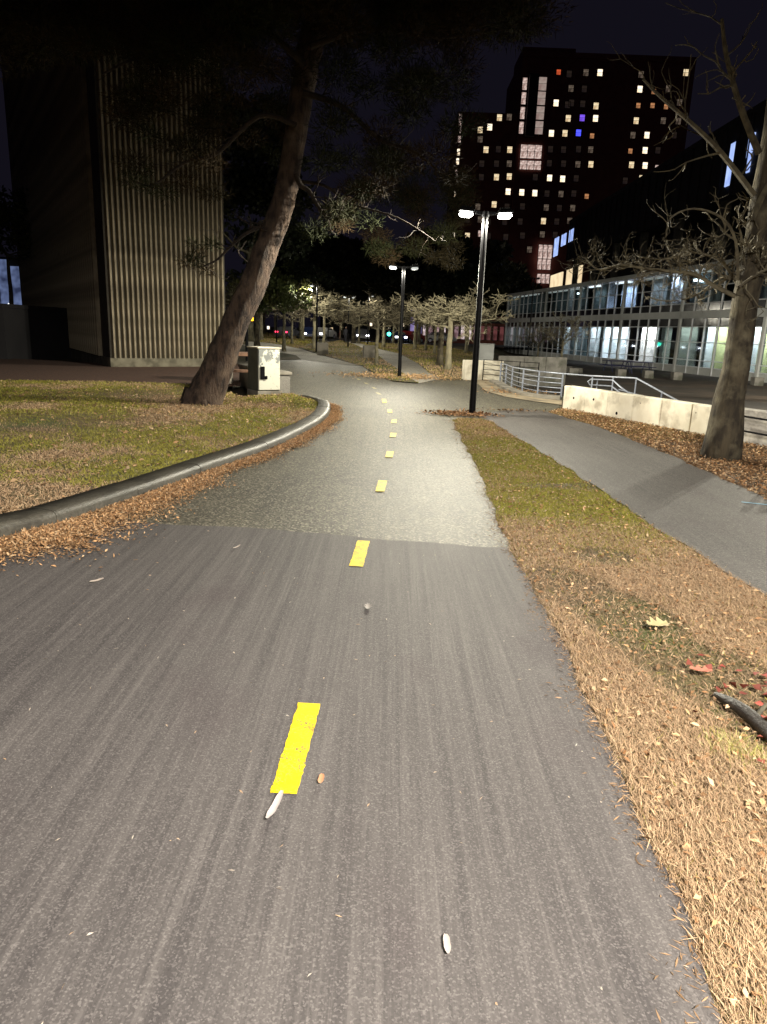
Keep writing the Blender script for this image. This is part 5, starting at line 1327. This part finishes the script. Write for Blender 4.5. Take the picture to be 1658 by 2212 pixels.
# right verge leaf litter
RVP = [(q[0], q[1]) for q in walk_r] + [(8.8, -7), (8.2, 4.1), (7.1, 11), (6.4, 13.5), (4.9, 17.0), (4.3, 17.6)]
p = sample(RVP, 60000, (3.4, 5, 9, 18)); n = len(p); 
tint = np.where((nrg.uniform(size=n) < .4)[:, None], col_mix(ORG, STRAW, nrg.uniform(size=n)), col_mix(BRN, RUST, nrg.uniform(size=n))) * nrg.uniform(.6, 1.2, (n, 1))
o = flats('fallen_leaves', p, np.full(n, .002) + nrg.uniform(0, .03, n), nrg.uniform(.03, .075, n), nrg.uniform(.006, .018, n), tint); tag(o, 'brown leaf litter between the sidewalk and the white wall', 'leaves', kind='stuff')
p = sample(RVP, 30000, (3.4, 12.5, 9, 18)); n = len(p); o = blades('verge_grass', p, np.full(n, 0.), nrg.uniform(.03, .06, n), np.full(n, .004), col_mix(GRN, TAN, nrg.uniform(size=n)) * nrg.uniform(.6, 1.1, (n, 1))); tag(o, 'thin grass at the foot of the white wall', 'grass', kind='stuff')
# leaves round the second lamp, junction litter, far lawns
def patch(name, cx, cy_, rx, ry, n, cols, label, ln=(.05, .11)):
    q = nrg.normal(size=(n, 2)) * np.array([rx, ry]) + np.array([cx, cy_]); t = nrg.uniform(size=n)
    o = flats(name, q, np.full(n, .03) + nrg.uniform(0, .02, n), nrg.uniform(*ln, n), nrg.uniform(.012, .03, n), col_mix(cols[0], cols[1], t) * nrg.uniform(.6, 1.2, (n, 1))); tag(o, label, 'leaves', kind='stuff')
patch('leaf_drift', L2.x + .1, L2.y + .5, 1.1, .9, 2600, (ORG, STRAW), 'orange leaves heaped round the second lamp post')
patch('leaf_drift', L1.x - .25, L1.y - .1, .35, .22, 900, (RUST, BRN), 'dark red brown leaves round the tall lamp post base')
patch('leaf_drift', 2.9, 16.4, .35, .12, 120, (BRN, BRN), 'dark wet leaves strewn on the walk near the white wall', (.04, .09))
patch('leaf_drift', 4.0, 22.2, .5, .8, 500, (ORG, TAN), 'pale leaves caught under the curved railing')
patch('leaf_drift', 2.18, 2.95, .20, .30, 420, ((.30, .07, .05), (.20, .06, .04)), 'reddish fallen leaves in a heap on the right verge', (.03, .06))
fi = [(q.x, q.y) for q in FARISL]
ok = sheet('path_island', fi, FAR_LAWN, 0.034)
sheet('far_lawn', [T(*q).to_2d() for q in [(360, 728), (500, 724), (537.5, 733), (561, 739), (604, 744), (644, 753), (640, 742), (690, 735), (735, 729), (690, 723), (560, 718), (480, 716)]], FAR_LAWN, 0.012)
sheet('far_lawn', [T(*q).to_2d() for q in [(745, 731), (765, 738), (819, 754), (864, 764.5), (903.5, 786), (927, 806), (954, 819), (1000, 822), (1012, 790), (1035, 765), (960, 748), (850, 735)]], FAR_LAWN, 0.014)
sheet('far_lawn', [T(*q).to_2d() for q in [(651, 777), (640, 768), (597, 760), (561, 753), (537, 748), (520, 760), (560, 775), (597, 778)]], FAR_LAWN, 0.024)
def far_blades(poly, n, label, green=.5, h=(.06, .14), w_=.02):
    p = sample(poly, n); z = np.array([hz(a, b_) for a, b_ in p]) + .02; k = len(p); t = np.clip(vnoise(p, .35, 6) * 1.6 - .3, 0, 1); t2 = nrg.uniform(size=k) < (t * .7 + (1 - green) * .4)
    tint = np.where(t2[:, None], col_mix(TAN, STRAW, nrg.uniform(size=k)), col_mix(GRN, GRN2, nrg.uniform(size=k))) * nrg.uniform(.5, 1.1, (k, 1))
    o = blades('park_grass', p, z, nrg.uniform(*h, k), np.full(k, w_), tint); tag(o, label, 'grass', kind='stuff')
far_blades(fi, 26000, 'thin brown grass on the island between the two park paths', .3)
far_blades([T(*q).to_2d() for q in [(765, 738), (819, 754), (864, 764.5), (903.5, 786), (927, 806), (954, 819), (1000, 822), (1012, 790), (1035, 765), (960, 748)]], 40000, 'brown green grass under the lamplit bare trees', .5)
far_blades([T(*q).to_2d() for q in [(500, 724), (537.5, 733), (561, 739), (604, 744), (644, 753), (690, 735), (690, 725), (560, 718)]], 30000, 'green grass on the slope beyond the left park path', .9, (.08, .16), .03)

# ------------------------------------------------------------------ small litter
def leaf_obj(name, loc, L, W, c, label, cat, rz=0.0, curl=.3):
    m_ = mat('litter_' + name, c, tuple(q * .8 for q in c), 30, .7)
    mb = MB(); n = 15; vs = []
    for i in range(n):
        t = i / (n - 1); w_ = W * math.sin(pi * (0.08 + .84 * t)) ** .8 * (1 + (.42 * math.sin(pi * 6.3 * t) if 'leaf' in name and W > .035 else .12 * math.sin(9 * t))); z = .004 + curl * L * .25 * (2 * t - 1) ** 2
        vs += [(t * L - L / 2, -w_ / 2, z + w_ * .2), (t * L - L / 2, 0, z), (t * L - L / 2, w_ / 2, z + w_ * .25)]
    fs = []
    for i in range(n - 1):
        for k in range(2): a = 3 * i + k; fs.append((a, a + 3, a + 4, a + 1))
    mb.add(vs, fs); o = mb.build(name, m_, None, True); o.location = loc; o.rotation_euler = (0, 0, rz); tag(o, label, cat); return o
def pg(px, py): return G(px, py) + Vector((0, 0, .018))
leaf_obj('white_feather', pg(594, 1755), .16, .028, (.48, .42, .40), 'pale feather lying just below the nearest yellow dash', 'feather', rz=1.38)
leaf_obj('orange_leaf', pg(694, 1695), .06, .024, (.50, .24, .12), 'small orange leaf right of the nearest yellow dash', 'leaf', rz=1.5)
leaf_obj('white_paper_scrap', pg(965, 2053), .066, .022, (.44, .38, .34), 'small white scrap low on the asphalt right of centre', 'litter', rz=1.6, curl=.05)
leaf_obj('pale_leaf', pg(795, 1319), .09, .04, (.30, .27, .24), 'pale grey leaf on the asphalt under the second yellow dash', 'leaf', rz=1.5)
leaf_obj('white_leaf', pg(210, 1262), .10, .03, (.45, .38, .32), 'whitish curled leaf on the asphalt near the kerb drift', 'leaf', rz=.9)
leaf_obj('thin_leaf', pg(512, 1188), .10, .018, (.45, .38, .32), 'thin pale leaf on the asphalt just before the seam', 'leaf', rz=1.2)
leaf_obj('cream_leaf', G(1420, 1368) + Vector((0, 0, .045)), .14, .10, (.58, .50, .26), 'large cream coloured leaf on the brown verge', 'leaf', rz=.3)
leaf_obj('orange_leaf', G(1512, 1468) + Vector((0, 0, .045)), .11, .05, (.62, .20, .13), 'salmon orange leaf on the verge beside the red leaf heap', 'leaf', rz=-.2)
for px, py, lb in ((1497, 1450, 'tiny yellow leaf'),): pass
bl = G(1640, 1093); sheet('blue_utility_mark', [(bl.x - .16, bl.y + .06), (bl.x - .02, bl.y + .01), (bl.x + .16, bl.y - .05), (bl.x + .17, bl.y - .02), (bl.x - .01, bl.y + .05), (bl.x - .15, bl.y + .10)], mat('blue_marking_paint', (.30, .55, .72), (.2, .4, .55), 20, .7), .021, parent=None)
o = bpy.data.objects['blue_utility_mark']; o['kind'] = 'thing'; tag(o, 'short light blue paint mark across the sidewalk', 'paint mark')
# dark fallen branch at the right edge
br_ = G(1625, 1560); db = thing('fallen_branch', br_, 'dark broken branch lying across the verge at the right edge', 'branch')
mb = MB(); pts = [G(1545, 1510) - br_ + Vector((0, 0, .02)), G(1580, 1540) - br_ + Vector((0, 0, .045)), G(1625, 1575) - br_ + Vector((0, 0, .05)), G(1690, 1640) - br_ + Vector((0, 0, .04)), G(1770, 1740) - br_ + Vector((0, 0, .02))]
mb.tube(smooth_line(pts, 5), [.012 + .022 * math.sin(pi * (i + 2) / 24) for i in range(21)], 9); mb.build('stem', mat('wet_dark_wood', (.018, .015, .013), (.03, .024, .02), 20, .5, bmp=.6), db, True)
mb = MB(); mb.tube([pts[2], pts[2] + Vector((.08, .06, .04)), pts[2] + Vector((.2, .10, .05))], [.014, .01, .004], 6); mb.build('side_twig', BARK_GREY, db, True)
# loose chips and twigs on asphalt
n = 420; q = np.column_stack([nrg.uniform(-3.0, 1.1, n), 1.0 + 10 * nrg.uniform(size=n) ** 1.3]); kx = np.interp(q[:, 1], [p_.y for p_ in kerb_out if p_.y < 14], [p_.x for p_ in kerb_out if p_.y < 14]); q = q[q[:, 0] > kx + .1]; n = len(q)
o = flats('loose_debris', q, np.full(n, .016), nrg.uniform(.008, .03, n), nrg.uniform(.0015, .004, n), col_mix(TAN, (0.5, .45, .38), nrg.uniform(size=n)), tilt=.1); tag(o, 'tiny pale chips and twigs scattered over the asphalt', 'debris', kind='stuff')

# green tuft and straw spilling over the asphalt edge
tf_ = G(1590, 1625); n = 900; q = nrg.normal(size=(n, 2)) * .055 + np.array([tf_.x, tf_.y])
o = blades('grass_tuft', q, np.full(n, .0), nrg.uniform(.03, .075, n), np.full(n, .0022), col_mix(GRN2, (.55, .55, .22), nrg.uniform(size=n)) * nrg.uniform(.6, 1.2, (n, 1)), lean=.8); tag(o, 'pale green grass tuft on the straw verge beside the dark branch', 'grass', kind='stuff')
re_ = np.array(R_EDGE); n = 5200; i_ = nrg.integers(8, len(re_) - 1, n); t_ = nrg.uniform(size=(n, 1)); q = re_[i_] * (1 - t_) + re_[i_ + 1] * t_; q[:, 0] -= np.abs(nrg.normal(size=n)) * .07 * (0.3 + 1.2 * vnoise(q, 2.2, 15)) - .015
o = flats('spilled_straw', q, np.full(n, .0145), nrg.uniform(.012, .05, n), nrg.uniform(.001, .0035, n), col_mix(TAN, BRN, nrg.uniform(size=n)) * nrg.uniform(.5, 1.1, (n, 1)), tilt=.08); tag(o, 'straw bits spilled over the right edge of the bike path', 'debris', kind='stuff')
